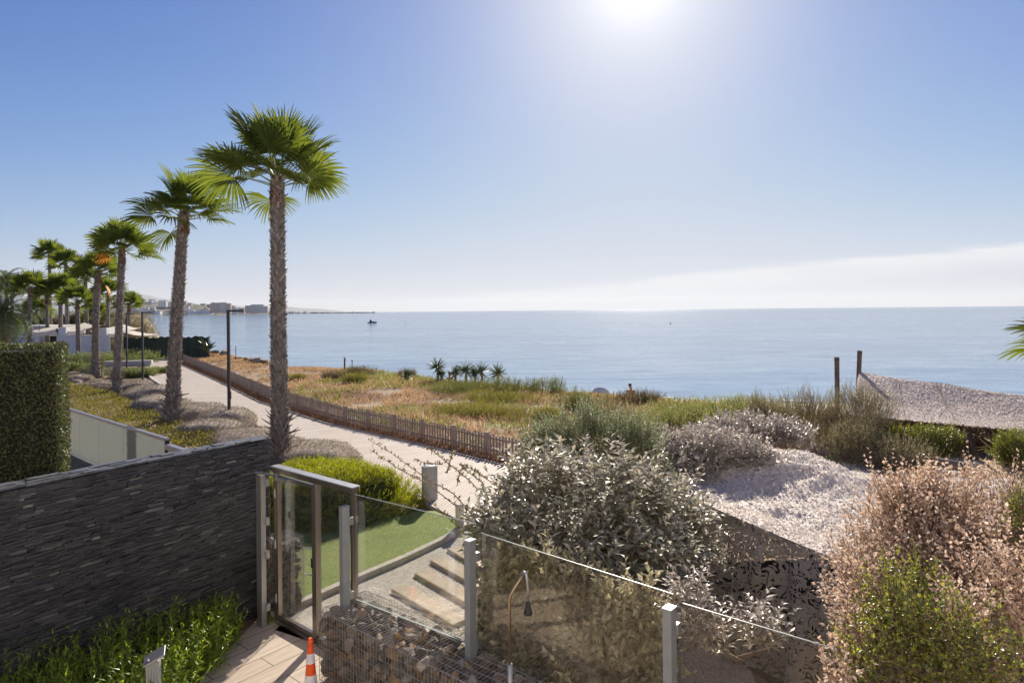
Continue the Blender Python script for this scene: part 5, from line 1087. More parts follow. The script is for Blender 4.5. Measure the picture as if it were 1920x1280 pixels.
# ---- dry grass on the dune
grm = leafmat('dry_grass_blade', [(.54, .32, .15), (.66, .44, .23), (.74, .55, .32), (.42, .24, .12), (.56, .42, .2)], .8, .32, patch=(.40, .26, .15), pscale=.35)
dune = np.array([(-40, 74), (-33, 63.8), (-29, 57), (-17.3, 40.5), (-11.3, 31.5), (-6.4, 25.4), (-1.6, 20.7), (.3, 18.7), (4, 15.2), (8, 13), (13, 14), (15, 22), (14, 27.0)] + [(float(x), float(edge_y(x)) + 1.2) for x in np.linspace(13, -40, 30)])
q = scatter(dune, 120000); dist = np.hypot(q[:, 0], q[:, 1]); keep_ = rng.random(len(q)) < np.clip(30 / dist, .35, 1); q = q[keep_]
dens0 = fbm(q[:, 0], q[:, 1], 21, .5, 3); q = q[dens0 > .36]; zq = land(q[:, 0], q[:, 1]); n_ = len(q)
hh = rng.uniform(.10, .26, n_) * (.6 + .9 * fbm(q[:, 0], q[:, 1], 4, .8, 2)); lm = MB()
leaves(lm, np.column_stack([q, zq]), np.column_stack([rng.normal(0, .55, n_), rng.normal(0, .55, n_), np.ones(n_)]), rdirs(n_), hh, .02 + .0006 * np.hypot(q[:, 0], q[:, 1]), shape='diamond', curl=.25)
gmask = fbm(q[:, 0], q[:, 1], 71, .16, 3)
tag(lm.build('dry_grass', grm, kind='stuff'), 'orange-tan dry grass covering the dune between the picket fence and the sea', 'grass')
q = scatter(dune, 60000); gm_k = fbm(q[:, 0], q[:, 1], 71, .22, 4); q = q[(gm_k > .57) & (q[:, 0] > -12)]; zq = land(q[:, 0], q[:, 1]); n_ = len(q); lm = MB()
leaves(lm, np.column_stack([q, zq]), np.column_stack([rng.normal(0, .5, n_), rng.normal(0, .5, n_), np.ones(n_)]), rdirs(n_), rng.uniform(.15, .36, n_), .035, shape='diamond', curl=.25)
tag(lm.build('green_undergrowth', dgr, kind='stuff'), 'patches of low yellow-green undergrowth in the dry dune grass', 'undergrowth')
# red-brown litter strip under the fence
st_ = []
for s_ in rng.uniform(0, al_[-1], 26000):
    a = fp_(s_); st_.append(a + np.array([-.707, -.707]) * rng.uniform(-.35, .66))
q = np.array(st_); n_ = len(q); lm = MB()
leaves(lm, np.column_stack([q, np.full(n_, .0)]), np.column_stack([rng.normal(0, .9, n_), rng.normal(0, .9, n_), np.ones(n_) * .6]), rdirs(n_), rng.uniform(.06, .16, n_), .022, shape='diamond')
tag(lm.build('dead_litter', leafmat('dead_litter_leaf', [(.24, .11, .05), (.34, .17, .08), (.42, .24, .12), (.17, .08, .04)], .8, .2), kind='stuff'), 'rust-brown dead grass gathered along the foot of the picket fence', 'litter')
# ---- ground cover beyond the neighbour balustrade
gcm = leafmat('yellow_cover_leaf', [(.17, .17, .02), (.27, .25, .03), (.36, .31, .04), (.20, .15, .04), (.12, .14, .03)], .5, .35)
poly = [G(x, y)[:2] for x, y in ((120, 775), (300, 850), (420, 850), (500, 870), (460, 835), (380, 815), (330, 800), (270, 775), (230, 755), (200, 740), (120, 722))]
q = scatter(poly, 30000); n_ = len(q); hh = .16 + .30 * fbm(q[:, 0], q[:, 1], 33, 1.3, 3); lm = MB()
leaves(lm, np.column_stack([q, hh * rng.uniform(.6, 1, n_)]), np.column_stack([rng.normal(0, .6, n_), rng.normal(0, .6, n_), np.ones(n_)]), rdirs(n_), rng.uniform(.06, .11, n_), .04, shape='leaf')
tag(lm.build('ground_cover', gcm, kind='stuff'), 'yellow-green ground cover between the frosted balustrade and the grey mounds', 'ground cover')
# ---- grey-brown cushion mounds
lavm = surf('cushion_twigs', (.24, .19, .15), (.40, .33, .27), .95, 30, 6, 1, 60, bdist=.03)
lavn = leafmat('cushion_needle', [(.26, .215, .17), (.44, .37, .30), (.18, .145, .11), (.34, .32, .22)], .85, .3)
ML = [(600, 866, 1.5, .8, .42, 'large grey-brown cushion shrub right of the nearest palm base'), (515, 850, 1.0, .8, .4, 'grey-brown cushion shrub against the nearest palm trunk'), (465, 836, 1.3, .8, .42, 'grey-brown cushion shrub behind the slate wall top, left of the nearest palm'), (400, 815, 1.3, .9, .45, 'grey-brown cushion shrub at the foot of the second palm'),
      (425, 795, 1.5, .8, .5, 'grey-brown cushion shrub in front of the lone lamp base'), (370, 785, 1.2, .9, .5, 'grey-brown cushion shrub right of the second palm trunk'), (300, 772, 1.3, 1.0, .55, 'grey-brown cushion shrub left of the second palm trunk'), (285, 745, 1.5, 1.0, .5, 'grey-brown cushion shrub on the kerb side beyond the second palm'),
      (250, 732, 1.4, .9, .5, 'grey-brown cushion shrub behind the third palm base'), (180, 728, 1.5, .7, .35, 'oval grey-brown cushion shrub between the third and fourth palms'), (140, 712, 1.6, .9, .4, 'grey-brown cushion shrub beside the fourth palm'), (165, 703, 1.6, 1.0, .5, 'farthest grey-brown cushion shrub left of the fourth palm')]
v0_, f0_ = None, None
import bmesh
bm = bmesh.new(); bmesh.ops.create_icosphere(bm, subdivisions=4, radius=1); v0_ = np.array([v.co[:] for v in bm.verts]); f0_ = np.array([[v.index for v in f.verts] for f in bm.faces]); bm.free()
for (x, y, rx, ry, h, lab) in ML:
    c = G(x, y); o = empty('cushion_shrub', (c[0], c[1], 0), lab, 'shrub', 'grey-brown cushion shrubs along the boardwalk')
    a = rotz(2.3); rx *= 1.3; ry *= 1.3; h *= 1.05; v = np.sign(v0_) * np.abs(v0_) ** np.array([1, 1, .8]) * np.array([rx, ry, h * 1.1]); v = v @ a.T; sx_ = rng.uniform(0, 50)
    nse = 1 + .55 * (fbm(v[:, 0] + sx_, v[:, 1] + v[:, 2], 3, 1.3, 4) - .5); v = v * nse[:, None]; v[:, 2] = v[:, 2] * .95 + .02
    MB().add(v, f0_).build('cushion', lavm, o, smooth=True)
    k = rng.choice(len(v), 12000); jit = rng.normal(0, .035, (12000, 3)); pp = v[k] + jit; nr_ = unit(v[k] / np.array([rx, ry, h]) ** 2 + 1e-6); okk = pp[:, 2] > 0
    lm = MB(); leaves(lm, pp[okk] - nr_[okk] * .01, nr_[okk] + rng.normal(0, .35, (okk.sum(), 3)), rdirs(okk.sum()), .06, .016 * max(1, c[1] / 26), shape='diamond'); lm.build('twig_tips', lavn, o)
# ---- background greenery at left
bgg = leafmat('garden_green', [(.12, .17, .04), (.19, .25, .05), (.28, .32, .07), (.30, .27, .10)], .5, .42)
BS = [(165, 688, 1.2, 2.6, 1.5, 'broad green garden shrub behind the fourth palm trunk'), (225, 684, 1.0, 2.2, 1.2, 'green shrub behind the concrete bench'), (262, 680, 1.1, 2.0, 1.2, 'green shrub below the second street lamp head'), (140, 675, 1.6, 2.0, 1.4, 'tall green shrub right behind the hedge wall'), (200, 665, 1.8, 2.4, 1.4, 'tall green shrub between third and fourth palms, far back'), (155, 705, .9, 1.6, .9, 'pale grey-green low shrub beside the hedge wall edge'), (250, 706, .5, 1.8, .9, 'light green low plant patch at the boardwalk notch'), (290, 700, .35, 1.4, .7, 'light green creeping plant beside the second lamp base')]
for (x, y, h, rx, ry, lab) in BS:
    c = G(x, y); bl = [(c[0], c[1], h * .45, rx, ry, h * .6)] + [(c[0] + rng.uniform(-.7, .7) * rx, c[1] + rng.uniform(-.5, .5) * ry, h * rng.uniform(.4, .6), rx * .5, ry * .5, h * .5) for _ in range(3)]
    shrub('garden_shrub', bl, 1000, bgg, bark, lab, group='garden shrubs beyond the hedge wall', L=.4, nl=9, ll=.13, lw=.05, up=.8, shell=.5, trunk=1, shape='diamond')
c = P(252, 605, 72); shrub('tamarisk_tree', [(c[0], c[1], 3.0, 2.2, 2, 1.7), (c[0] - 1.5, c[1], 2.6, 1.8, 1.5, 1.6), (c[0] + 1.3, c[1], 2.0, 1.5, 1.4, 1.2)], 2200, tamm, bark, 'olive-brown bushy tree by the water behind the shade sail', cat='tree', L=.7, nl=10, ll=.16, lw=.05, up=.9, shell=.5, shape='diamond')
for (x, y, lab) in ((30, 600, 'dark evergreen mass behind the white building at far left'), (110, 600, 'dark green trees behind the beach club awnings'), (175, 605, 'dark green tree behind the beach club pillars')):
    c = P(x, y, 84); shrub('evergreen_tree', [(c[0], c[1], 2.2, 4.0, 2, 2.4), (c[0] + 2, c[1], 3.0, 2.5, 2, 1.8), (c[0] - 2.5, c[1], 3.2, 2.2, 2, 1.5)], 1500, hedgem, bark, lab, cat='tree', group=None, L=.8, nl=8, ll=.28, lw=.12, up=.5, shell=.4, shape='diamond')
# ---- small shrubs on the sand court
for (x, y, h, rx, ry, lab) in ((1752, 856, .95, .85, .6, 'dense dark green rounded shrub casting shade on the sand'), (1672, 848, .8, .5, .5, 'small green shrub left of the dense sand-court shrub'), (1915, 880, 1.1, .7, .6, 'green shrub at the right edge of the sand court')):
    c = G(x, y); shrub('court_shrub', [(c[0], c[1], h * .42, rx, ry, h * .5), (c[0] - rx * .4, c[1], h * .5, rx * .5, ry * .6, h * .45), (c[0] + rx * .45, c[1], h * .5, rx * .45, ry * .6, h * .4)], 1500, grn2, bark, lab, group='shrubs on the sand court', L=.25, nl=10, ll=.06, lw=.028, up=.7, shell=.6, shape='diamond')
q = G(1690, 850); o = empty('young_palm', (q[0], q[1], 0), 'young bright green palm seedling between two shrubs on the sand court', 'palm'); lm = MB()
n_ = 26; d = rdirs(n_, 1.6); leaves(lm, np.zeros((n_, 3)) + np.array([0, 0, .25]), d, rdirs(n_), .75, .05, shape='blade', curl=.3); lm.build('crown', dgy, o); MB().tube([(0, 0, 0), (0, 0, .35)], .05, 6).build('stem', bark, o)
q = G(1878, 872); o = empty('dry_palm', (q[0], q[1], 0), 'small withered palm seedling near the right edge of the sand court', 'palm'); lm = MB()
n_ = 22; d = rdirs(n_, .9); leaves(lm, np.zeros((n_, 3)) + np.array([0, 0, .3]), d, rdirs(n_), .7, .045, shape='blade', curl=.4); lm.build('crown', dbr, o); MB().tube([(0, 0, 0), (0, 0, .35)], .05, 6).build('stem', bark, o)
q = G(1830, 866); o = empty('dead_stump', (q[0], q[1], 0), 'short dark leaning dead stump on the sand court', 'stump'); MB().tube([(0, 0, -.05), (-.06, .05, .35), (-.13, .1, .62), (-.14, .1, .8)], [.10, .10, .07, .02], 8).build('trunk', surf('dead_stump', (.05, .035, .025), (.11, .08, .06), .9, 9, 5, .6, 20), o)
# ================================================================ camouflage nets
def netmat(name, c1, c2, holes=.045, hscale=7.5, dens_=.40, trl=.15):
    m, n, l = newmat(name); tcn = n.new('ShaderNodeUVMap'); v = tcn.outputs[0]
    a = texnoise(n, l, v, hscale, 1.5, .45, .9); b_ = texnoise(n, l, v, hscale * .9, 2, .5, 0, (1, 1.7, 1)); c = texnoise(n, l, v, 2.2, 5); fine = texnoise(n, l, v, 26, 4, .7)
    line = mth(n, l, 'LESS_THAN', mth(n, l, 'ABSOLUTE', mth(n, l, 'SUBTRACT', mth(n, l, 'FRACT', mth(n, l, 'MULTIPLY', a, 5.0)), .5)), mth(n, l, 'MINIMUM', mth(n, l, 'MULTIPLY', mth(n, l, 'SUBTRACT', b_, dens_), 2.2), holes))
    col = ramp(n, l, mth(n, l, 'ADD', mth(n, l, 'MULTIPLY', c, .5), mth(n, l, 'MULTIPLY', fine, .5)), [(.3, c1), (.7, c2)])
    p = n.new('ShaderNodeBsdfPrincipled'); l.new(col, p.inputs['Base Color']); p.inputs['Roughness'].default_value = .6; p.inputs['Specular IOR Level'].default_value = .25
    bn = n.new('ShaderNodeBump'); bn.inputs['Strength'].default_value = 1; bn.inputs['Distance'].default_value = .05; l.new(mth(n, l, 'ADD', a, fine), bn.inputs['Height']); l.new(bn.outputs[0], p.inputs['Normal'])
    t = n.new('ShaderNodeBsdfTranslucent'); l.new(col, t.inputs[0]); m1 = n.new('ShaderNodeMixShader'); m1.inputs[0].default_value = trl; l.new(p.outputs[0], m1.inputs[1]); l.new(t.outputs[0], m1.inputs[2])
    tr = n.new('ShaderNodeBsdfTransparent'); m2 = n.new('ShaderNodeMixShader'); l.new(line, m2.inputs[0]); l.new(m1.outputs[0], m2.inputs[1]); l.new(tr.outputs[0], m2.inputs[2])
    o = n.new('ShaderNodeOutputMaterial'); l.new(m2.outputs[0], o.inputs[0]); return m
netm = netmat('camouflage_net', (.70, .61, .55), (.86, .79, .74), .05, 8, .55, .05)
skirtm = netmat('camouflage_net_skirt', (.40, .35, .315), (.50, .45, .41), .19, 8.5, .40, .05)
flapm = leafmat('net_flap', [(.66, .57, .51), (.80, .73, .68), (.88, .83, .78), (.52, .44, .38)], .55, .3, spec=.3)
def flaps(mb, Pt, n_, s):
    a, b_ = Pt.shape[:2]; i = rng.integers(0, a - 1, n_); j = rng.integers(0, b_ - 1, n_); u, v = rng.random((n_, 1)), rng.random((n_, 1))
    q = Pt[i, j] * (1 - u) * (1 - v) + Pt[i + 1, j] * u * (1 - v) + Pt[i, j + 1] * (1 - u) * v + Pt[i + 1, j + 1] * u * v
    nr_ = unit(np.cross(Pt[i + 1, j] - Pt[i, j], Pt[i, j + 1] - Pt[i, j])); nr_ *= np.sign(nr_[:, 2:3] + 1e-6)
    ax = unit(rng.normal(0, 1, (n_, 3)) * np.array([1, 1, .4]) + nr_ * .35); leaves(mb, q + nr_ * .005, ax, unit(nr_ + rng.normal(0, .35, (n_, 3))), s * rng.uniform(.6, 1.4, n_), s * .7, .3, .5, 'leaf')
def quad(A, B_, C, D, na, nb, fn):
    """A-B near edge, D-C far edge"""
    s, t = np.meshgrid(np.linspace(0, 1, nb), np.linspace(0, 1, na)); s, t = s[..., None], t[..., None]
    Q = np.array(A) * (1 - s) * (1 - t) + np.array(B_) * s * (1 - t) + np.array(C) * s * t + np.array(D) * (1 - s) * t
    Q[..., 2] += fn(Q[..., 0], Q[..., 1], s[..., 0], t[..., 0]); return Q
# near net: roof and skirt
oN = empty('camouflage_net', (3.2, 7.5, 0), 'large pale camouflage net draped like a tent, right of the big silver bush', 'net')
def roofz(x, y, s, t):
    z = -.22 * np.sin(s * math.pi) * np.sin(t * math.pi) + (fbm(x, y, 8, .55, 3) - .5) * .28 + .55 * np.exp(-((x - 4.6) ** 2 / 1.6 + (y - 10.6) ** 2 / 1.2)) * .6
    return z + (fbm(x * .6 + y * .5, y * 1.6 - x, 2, 2.4, 3) - .5) * .15
A_, Bq, Cq, Dq = (5.0, 3.4, 1.62), (10.5, 3.4, 1.45), (10.2, 10.9, 1.28), (1.95, 10.7, 1.62)
edge_pts = np.array([(5.2, 3.4, 1.62), (4.3, 5.0, 1.62), (3.55, 6.75, 1.58), (3.12, 7.67, 1.6), (2.72, 8.67, 1.6), (2.26, 9.95, 1.6), (1.9, 10.9, 1.7)])
tq = np.linspace(0, 1, 110); te = np.linspace(0, 1, len(edge_pts)); LE = np.stack([np.interp(tq, te, edge_pts[:, j]) for j in range(3)], 1)
for _ in range(6): LE[1:-1] = (LE[:-2] + LE[1:-1] * 2 + LE[2:]) / 4
RE = np.stack([np.interp(tq, [0, 1], [10.5, 9.6]), np.interp(tq, [0, 1], [3.4, 11.0]), np.interp(tq, [0, 1], [1.4, 1.12])], 1)
sN = np.linspace(0, 1, 90)[None, :, None]; Q = LE[:, None] * (1 - sN) + RE[:, None] * sN
# back rim bulges towards the sea
tt3 = tq[:, None, None]; Q = Q + np.concatenate([np.zeros_like(Q[..., :1]), .1 * np.sin(sN * math.pi) * tt3 ** 3, np.zeros_like(Q[..., :1])], -1)
S_g, T_g = np.meshgrid(np.linspace(0, 1, 90), tq); Q[..., 2] += roofz(Q[..., 0], Q[..., 1], S_g, T_g) * np.clip(S_g * 12, 0, 1)
Q = Q - np.array([3.2, 7.5, 0]); uvQ = Q[..., :2]
mb = MB(); mb.grid(Q, uvQ, flip=True); ro = mb.build('net_roof', netm, oN, smooth=True)
fl = MB(); flaps(fl, Q, 36000, .04); fl.build('net_flaps', flapm, ro)
LEr = Q[:, 0].copy(); rows = []; uvr = []; along = np.concatenate([[0], np.cumsum(np.linalg.norm(np.diff(LEr, axis=0), axis=1))])
tan_ = unit(np.gradient(LEr[:, :2], axis=0)); nrm_ = np.stack([-tan_[:, 1], tan_[:, 0]], 1)
for k in range(40):
    t = k / 39; z = LEr[:, 2] * (1 - t) + .0 * t; off_ = .30 * t + (.05 + .10 * t) * np.sin(along * 5.2 + 1.5 * np.sin(along * 1.3)) + .05 * np.sin(along * 13 + t * 4)
    off_ = off_ * min(1, t * 6); xy = LEr[:, :2] + nrm_ * off_[:, None]; rows.append(np.column_stack([xy, z])); uvr.append(np.column_stack([along, np.full(len(along), -t * 1.6)]))
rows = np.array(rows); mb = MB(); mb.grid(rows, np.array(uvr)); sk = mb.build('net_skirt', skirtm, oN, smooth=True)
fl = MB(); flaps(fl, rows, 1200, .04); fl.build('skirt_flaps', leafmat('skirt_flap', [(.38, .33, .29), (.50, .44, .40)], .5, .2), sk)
# back and right skirts, out of the camera's view but part of the tent
for nm, line in (('net_back', Q[-1]), ('net_side', Q[:, -1])):
    g_ = np.array([np.column_stack([line[:, :2], line[:, 2] * (1 - k / 8)]) for k in range(9)]); mb = MB(); mb.grid(g_, g_[..., [0, 2]] + g_[..., [1, 1]] * .5); mb.build(nm, skirtm, oN, smooth=True)
mb = MB()
for x, y in ((4.0, 8.6), (6.5, 6.2), (7.5, 9.4)): mb = MB(); mb.tube([(x - 3.2, y - 7.5, 0), (x - 3.2, y - 7.5, 1.35)], .04, 8); mb.build('support_pole', dark, oN)
g_ = LEr[:, :2] + nrm_ * .32; pl_ = [tuple(q) for q in g_[::6]] + [(6.2, 3.6), (6.9, -4.0)]
MB().prism(pl_, .004, .012).build('ground_layer', surf('painted_net_shade', (.02, .017, .014), (.05, .04, .03), 1), oN)  # dark layer paints the shade beneath the net onto the ground
# far net: canopy on two posts
oF = empty('camouflage_net', (13.6, 22, 0), 'far pale camouflage net sloping from a tilted wooden post, sea behind its upper rim', 'net')
pA = P(1590, 778, 20.6); pB = P(1960, 812, 18.0); pC = P(1960, 745, 20.5); pD = P(1612, 697, 25.0)
Q = quad(pA, pB, pC, pD, 60, 110, lambda x, y, s, t: -.25 * np.sin(s * math.pi * .9 + .1) * np.sin(t * math.pi) + (fbm(x, y, 12, .6, 3) - .5) * .16 * np.sin(t * math.pi) - .06 * np.abs(np.sin(s * 3.1 * 2)) * (t > .97)) - np.array([13.6, 22, 0])
mb = MB(); mb.grid(Q, Q[..., :2]); ro = mb.build('net_roof', netm, oF, smooth=True); fl = MB(); flaps(fl, Q, 18000, .055); fl.build('net_flaps', flapm, ro)
rim = [Q[-1, i] + np.array([0, 0, -.02]) for i in range(0, 110, 4)]; MB().tube(rim, .03, 6).build('rim_rope', bark, oF)
for s_ in (.33, .62): MB().tube([Q[int(59 * t), min(109, int(109 * (s_ * (1 - t * .25))))] + np.array([0, 0, .02]) for t in np.linspace(0, 1, 10)], .018, 5).build('ridge_rope', bark, oF)
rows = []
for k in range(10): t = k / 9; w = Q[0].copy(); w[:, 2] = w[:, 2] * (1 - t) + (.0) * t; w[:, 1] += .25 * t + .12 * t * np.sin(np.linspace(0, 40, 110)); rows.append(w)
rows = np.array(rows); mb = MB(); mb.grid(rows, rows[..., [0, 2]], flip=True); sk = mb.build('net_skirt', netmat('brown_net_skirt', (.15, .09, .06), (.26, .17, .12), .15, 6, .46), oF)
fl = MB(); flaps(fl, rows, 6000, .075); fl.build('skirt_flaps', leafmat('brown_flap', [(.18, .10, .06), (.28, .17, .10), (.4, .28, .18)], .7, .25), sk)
pw = surf('wooden_post', (.13, .085, .06), (.22, .15, .11), .85, 5, 6, .5, 25, mapscale=(1, 1, .2))
for (xt, yt, xb, yb, Y, r_, lab) in ((1569, 669, 1570, 745, 24.0, .085, 'shorter upright wooden post beside the far net'), (1612, 657, 1606, 720, 25.0, .085, 'taller tilted wooden post holding the corner of the far net')):
    t = P(xt, yt, Y); b_ = P(xb, yb, Y); z0 = land1(b_[0], b_[1]); o = empty('wooden_post', (b_[0], b_[1], min(z0, b_[2])), lab, 'post', None)
    MB().tube([(0, 0, -.1), (t[0] - b_[0], 0, t[2] - min(z0, b_[2]))], r_, 10).build('shaft', pw, o); MB().tube([(t[0] - b_[0], 0, t[2] - min(z0, b_[2]) - .12), (t[0] - b_[0], 0, t[2] - min(z0, b_[2]) - .08)], r_ + .012, 10).build('rope_band', bark, o)
# driftwood log with white board on the court
q = G(1720, 874, .15)
o = empty('driftwood_log', (q[0], q[1], 0), 'grey driftwood log lying between the near net and the sand court', 'log'); logm = surf('drift_log', (.16, .125, .10), (.30, .24, .20), .9, 4, 6, .7, 16)
MB().tube([(-1.1, .9, .18), (-.3, .35, .24), (.5, -.1, .22), (1.0, -.3, .2)], [.13, .19, .17, .12], 12).build('trunk', logm, o, smooth=True)
MB().tube([(-.2, .2, .3), (.1, .05, .38), (.3, -.35, .2)], [.09, .12, .09], 10).build('branch_stub', logm, o, smooth=True)
q = G(1768, 884, .15); o = empty('white_plank', (q[0], q[1], 0), 'short pale painted plank at the end of the driftwood log', 'plank'); MB().box((0, 0, .16), (.75, .16, .05), rotz(-.5)).build('board', white_r, o, bevel=.006)
MB().box((-.25, .1, .07), (.08, .08, .14), rotz(-.5)).build('foot', logm, o)
# ================================================================ shore things
rockm = surf('shore_rock', (.13, .105, .085), (.28, .235, .19), .9, 1.2, 7, .9, 8, c3=(.36, .31, .26), bdist=.1)
rk = [(477, 672, 55, 1.0, 'flat grey-brown boulder on the shore left of the tallest palm trunk'), (492, 676, 54, 1.1, 'layered boulder right of the flat one on the shore'), (462, 670, 56, .7, 'small boulder left of the flat shore boulder'), (502, 680, 53, .6, 'small boulder nearest the tallest palm trunk on the shore'),
      (421, 658, 62, .8, 'round boulder half sunk in dry grass near the thin stake'), (400, 657, 64, .7, 'boulder below the agave'), (445, 668, 58, .6, 'brown boulder in dry grass right of the lone lamp post'), (540, 686, 52, .5, 'small pale boulder right of the tallest palm trunk')]
for (x, y, Y, s, lab) in rk:
    q = P(x, y, Y); z = land1(q[0], q[1]); z = max(z, q[2] - .2); o = empty('boulder', (q[0], q[1], z), lab, 'rock', 'boulders along the shore'); mb = MB(); stone(mb, (0, 0, .1 * s), (1.0 * s, .7 * s, .42 * s), rot=rotz(rng.uniform(0, 3)), facets=12); mb.build('rock', rockm, o)
for (x, yt, yb, Y, lab) in ((442, 650, 664, 58, 'thin metal stake on the shore right of the lone street lamp'), (646, 671, 690, 46, 'short wooden stake at the dune rim'), (1017, 716, 740, 33, 'thin dark leaning stick on the dune rim left of the blue tent'), (660, 676, 690, 46, 'thin twig stake beside the short wooden stake')):
    t = P(x, yt, Y); b_ = P(x, yb, Y); z0 = min(b_[2], land1(b_[0], b_[1])); o = empty('stake', (b_[0], b_[1], z0), lab, 'stake', None); h = t[2] - z0
    MB().tube([(0, 0, -.05), (.02, 0, h)], .03 if x != 646 else .06, 6).build('stick', pw, o); MB().box((.02, 0, h), (.12, .12, .05)).build('knob', pw, o)
# people on the beach
skin = surf('skin', (.34, .19, .12), (.40, .23, .15), .55, 8, 3); hairm = surf('hair', (.03, .018, .01), (.06, .035, .02), .6); shorts = surf('swimwear', (.03, .035, .05), (.05, .05, .07), .8)
def person(px, py, lab, pose, head_h=1.70, rz=0.0):
    v = (py - HY) + ROLL * (px - CX); best = None
    for Y in np.arange(33, 60, .25):
        X = ((px - CX) - ROLL * (py - HY)) / F * Y; zl = land1(X, Y); zh = H - v / F * Y - head_h; 
        if Y > edge_y(X) + 2.5 and (best is None or abs(zl - zh) < best[0]): best = (abs(zl - zh), X, Y, zl)
    _, X, Y, z0 = best
    o = empty('person', (X, Y, z0), lab, 'person', None, rz)
    J = dict(pelvis=(0, 0, .93, .13), chest=(0, .0, 1.25, .145), neck=(0, 0, 1.46, .055), head=(0, .01, 1.60, .095), head2=(0, .01, 1.68, .085),
             shl=(.19, 0, 1.40, .055), ell=(.25, -.02, 1.12, .04), hal=(.22, .10, .88, .03), shr=(-.19, 0, 1.40, .055), elr=(-.25, -.02, 1.12, .04), har=(-.22, .10, .88, .03),
             hil=(.10, 0, .88, .085), knl=(.11, .03, .48, .055), anl=(.11, 0, .09, .038), tol=(.12, .14, .03, .032), hir=(-.10, 0, .88, .085), knr=(-.11, .03, .48, .055), anr=(-.11, 0, .09, .038), tor=(-.12, .14, .03, .032))
    J.update(pose); K = list(J); me = bpy.data.meshes.new('body')
    E = [('pelvis', 'chest'), ('chest', 'neck'), ('neck', 'head'), ('head', 'head2'), ('chest', 'shl'), ('shl', 'ell'), ('ell', 'hal'), ('chest', 'shr'), ('shr', 'elr'), ('elr', 'har'), ('pelvis', 'hil'), ('hil', 'knl'), ('knl', 'anl'), ('anl', 'tol'), ('pelvis', 'hir'), ('hir', 'knr'), ('knr', 'anr'), ('anr', 'tor')]
    me.from_pydata([J[k][:3] for k in K], [(K.index(a), K.index(b_)) for a, b_ in E], []); b_ = bpy.data.objects.new('body', me); COL.objects.link(b_); b_.parent = o
    sk = b_.modifiers.new('skin', 'SKIN'); 
    for i, k in enumerate(K): d = me.skin_vertices[0].data[i]; d.radius = (J[k][3], J[k][3]); d.use_root = (k == 'pelvis')
    b_.modifiers.new('sub', 'SUBSURF').levels = 1; me.materials.append(skin)
    v, f = icos(); hd = np.array(J['head2'][:3]); MB().add(v * np.array([.10, .11, .095]) + hd + np.array([0, -.02, .02]), f).build('hair', hairm, o, smooth=True)
    pv = np.array(J['pelvis'][:3]); MB().add(v * np.array([.165, .15, .14]) + pv + np.array([0, 0, -.03]), f).build('shorts', shorts, o, smooth=True)
    return o
person(843, 699, 'bare-backed person standing on the beach beside the yucca row', {'hal': (.16, .2, 1.15, .03), 'ell': (.27, .02, 1.16, .04)}, rz=.4)
person(1183, 721, 'sun-tanned bather standing at the water edge right of the blue tent', {'head': (-.05, .05, 1.58, .095), 'head2': (-.06, .06, 1.67, .085)}, rz=-.3)
# beach tent
q = None; z0 = -2.4
for _ in range(30):
    v = (738 - HY) + ROLL * (1124 - CX); Y = (H - z0) * F / v; X = (1124 - CX) / F * Y; z0 = .6 * z0 + .4 * land1(X, Y)
o = empty('beach_tent', (X, Y, z0), 'small blue pop-up beach tent by the water, partly hidden by dune plants', 'tent')
blue1 = leafmat('tent_blue', [(.03, .13, .28)], .8, .3, spec=.05); blue2 = leafmat('tent_light_blue', [(.10, .26, .40)], .8, .35, spec=.05)
def dome(a0, a1, rx, ry, h):
    g = [[(rx * math.cos(a) * math.cos(e), ry * math.sin(a) * math.cos(e), h * math.sin(e)) for a in np.linspace(a0, a1, 14)] for e in np.linspace(0, math.pi / 2, 9)]; return np.array(g)
MB().grid(dome(-math.pi, -math.pi * .42, .75, .65, .62)).build('side_panel', blue1, o, smooth=True); MB().grid(dome(-math.pi * .42, 0, .75, .65, .62)).build('front_panel', blue2, o, smooth=True); MB().grid(dome(0, math.pi, .75, .65, .62)).build('back_panel', blue1, o, smooth=True)
MB().box((.1, -.9, .01), (1.9, .8, .02)).build('ground_layer', white_r, o)
# motor boat
def boat(px, py, Y, L_, lab, name='motor_boat'):
    q = P(px, py, Y); o = empty(name, (q[0], q[1], -3.2), lab, 'boat', None); s = L_ / 6; hull = surf('hull_navy', (.03, .045, .07), (.05, .065, .09), .4) if 'hull_navy' not in MT else MT['hull_navy']
    st_ = [(-3, 1.0, .55), (-1.5, 1.1, .6), (.5, 1.05, .68), (2, .7, .82), (3, .04, 1.0)]; g = [[(x * s, -w * s, h * s), (x * s, -w * .6 * s, -.2 * s), (x * s, 0, -.3 * s), (x * s, w * .6 * s, -.2 * s), (x * s, w * s, h * s)] for x, w, h in st_]; mb = MB(); mb.grid(np.array(g)); mb.grid(np.array([[g[i][0], g[i][4]] for i in range(5)]), flip=True); mb.add(g[0], [(0, 1, 2, 3, 4)]); mb.build('hull', hull, o)
    MB().box((-.9 * s, 0, 1.15 * s), (1.7 * s, 1.5 * s, 1.1 * s), taper=.82).build('cabin', hull, o, bevel=.05); MB().box((-.9 * s, 0, 1.4 * s), (1.5 * s, 1.38 * s, .38 * s), taper=.9).build('windows', surf('boat_window', (.02, .03, .04), None, .1), o)
    MB().box((-1.1 * s, 0, 1.95 * s), (1.0 * s, 1.0 * s, .5 * s), taper=.8).build('flybridge', hull, o); MB().box((.9 * s, 0, .95 * s), (1.4 * s, 1.1 * s, .4 * s), taper=.7).build('foredeck', hull, o); MB().tube([(-1.2 * s, 0, 2.1 * s), (-1.3 * s, 0, 3.2 * s)], .04 * s, 6).build('aerial', dark, o); return o
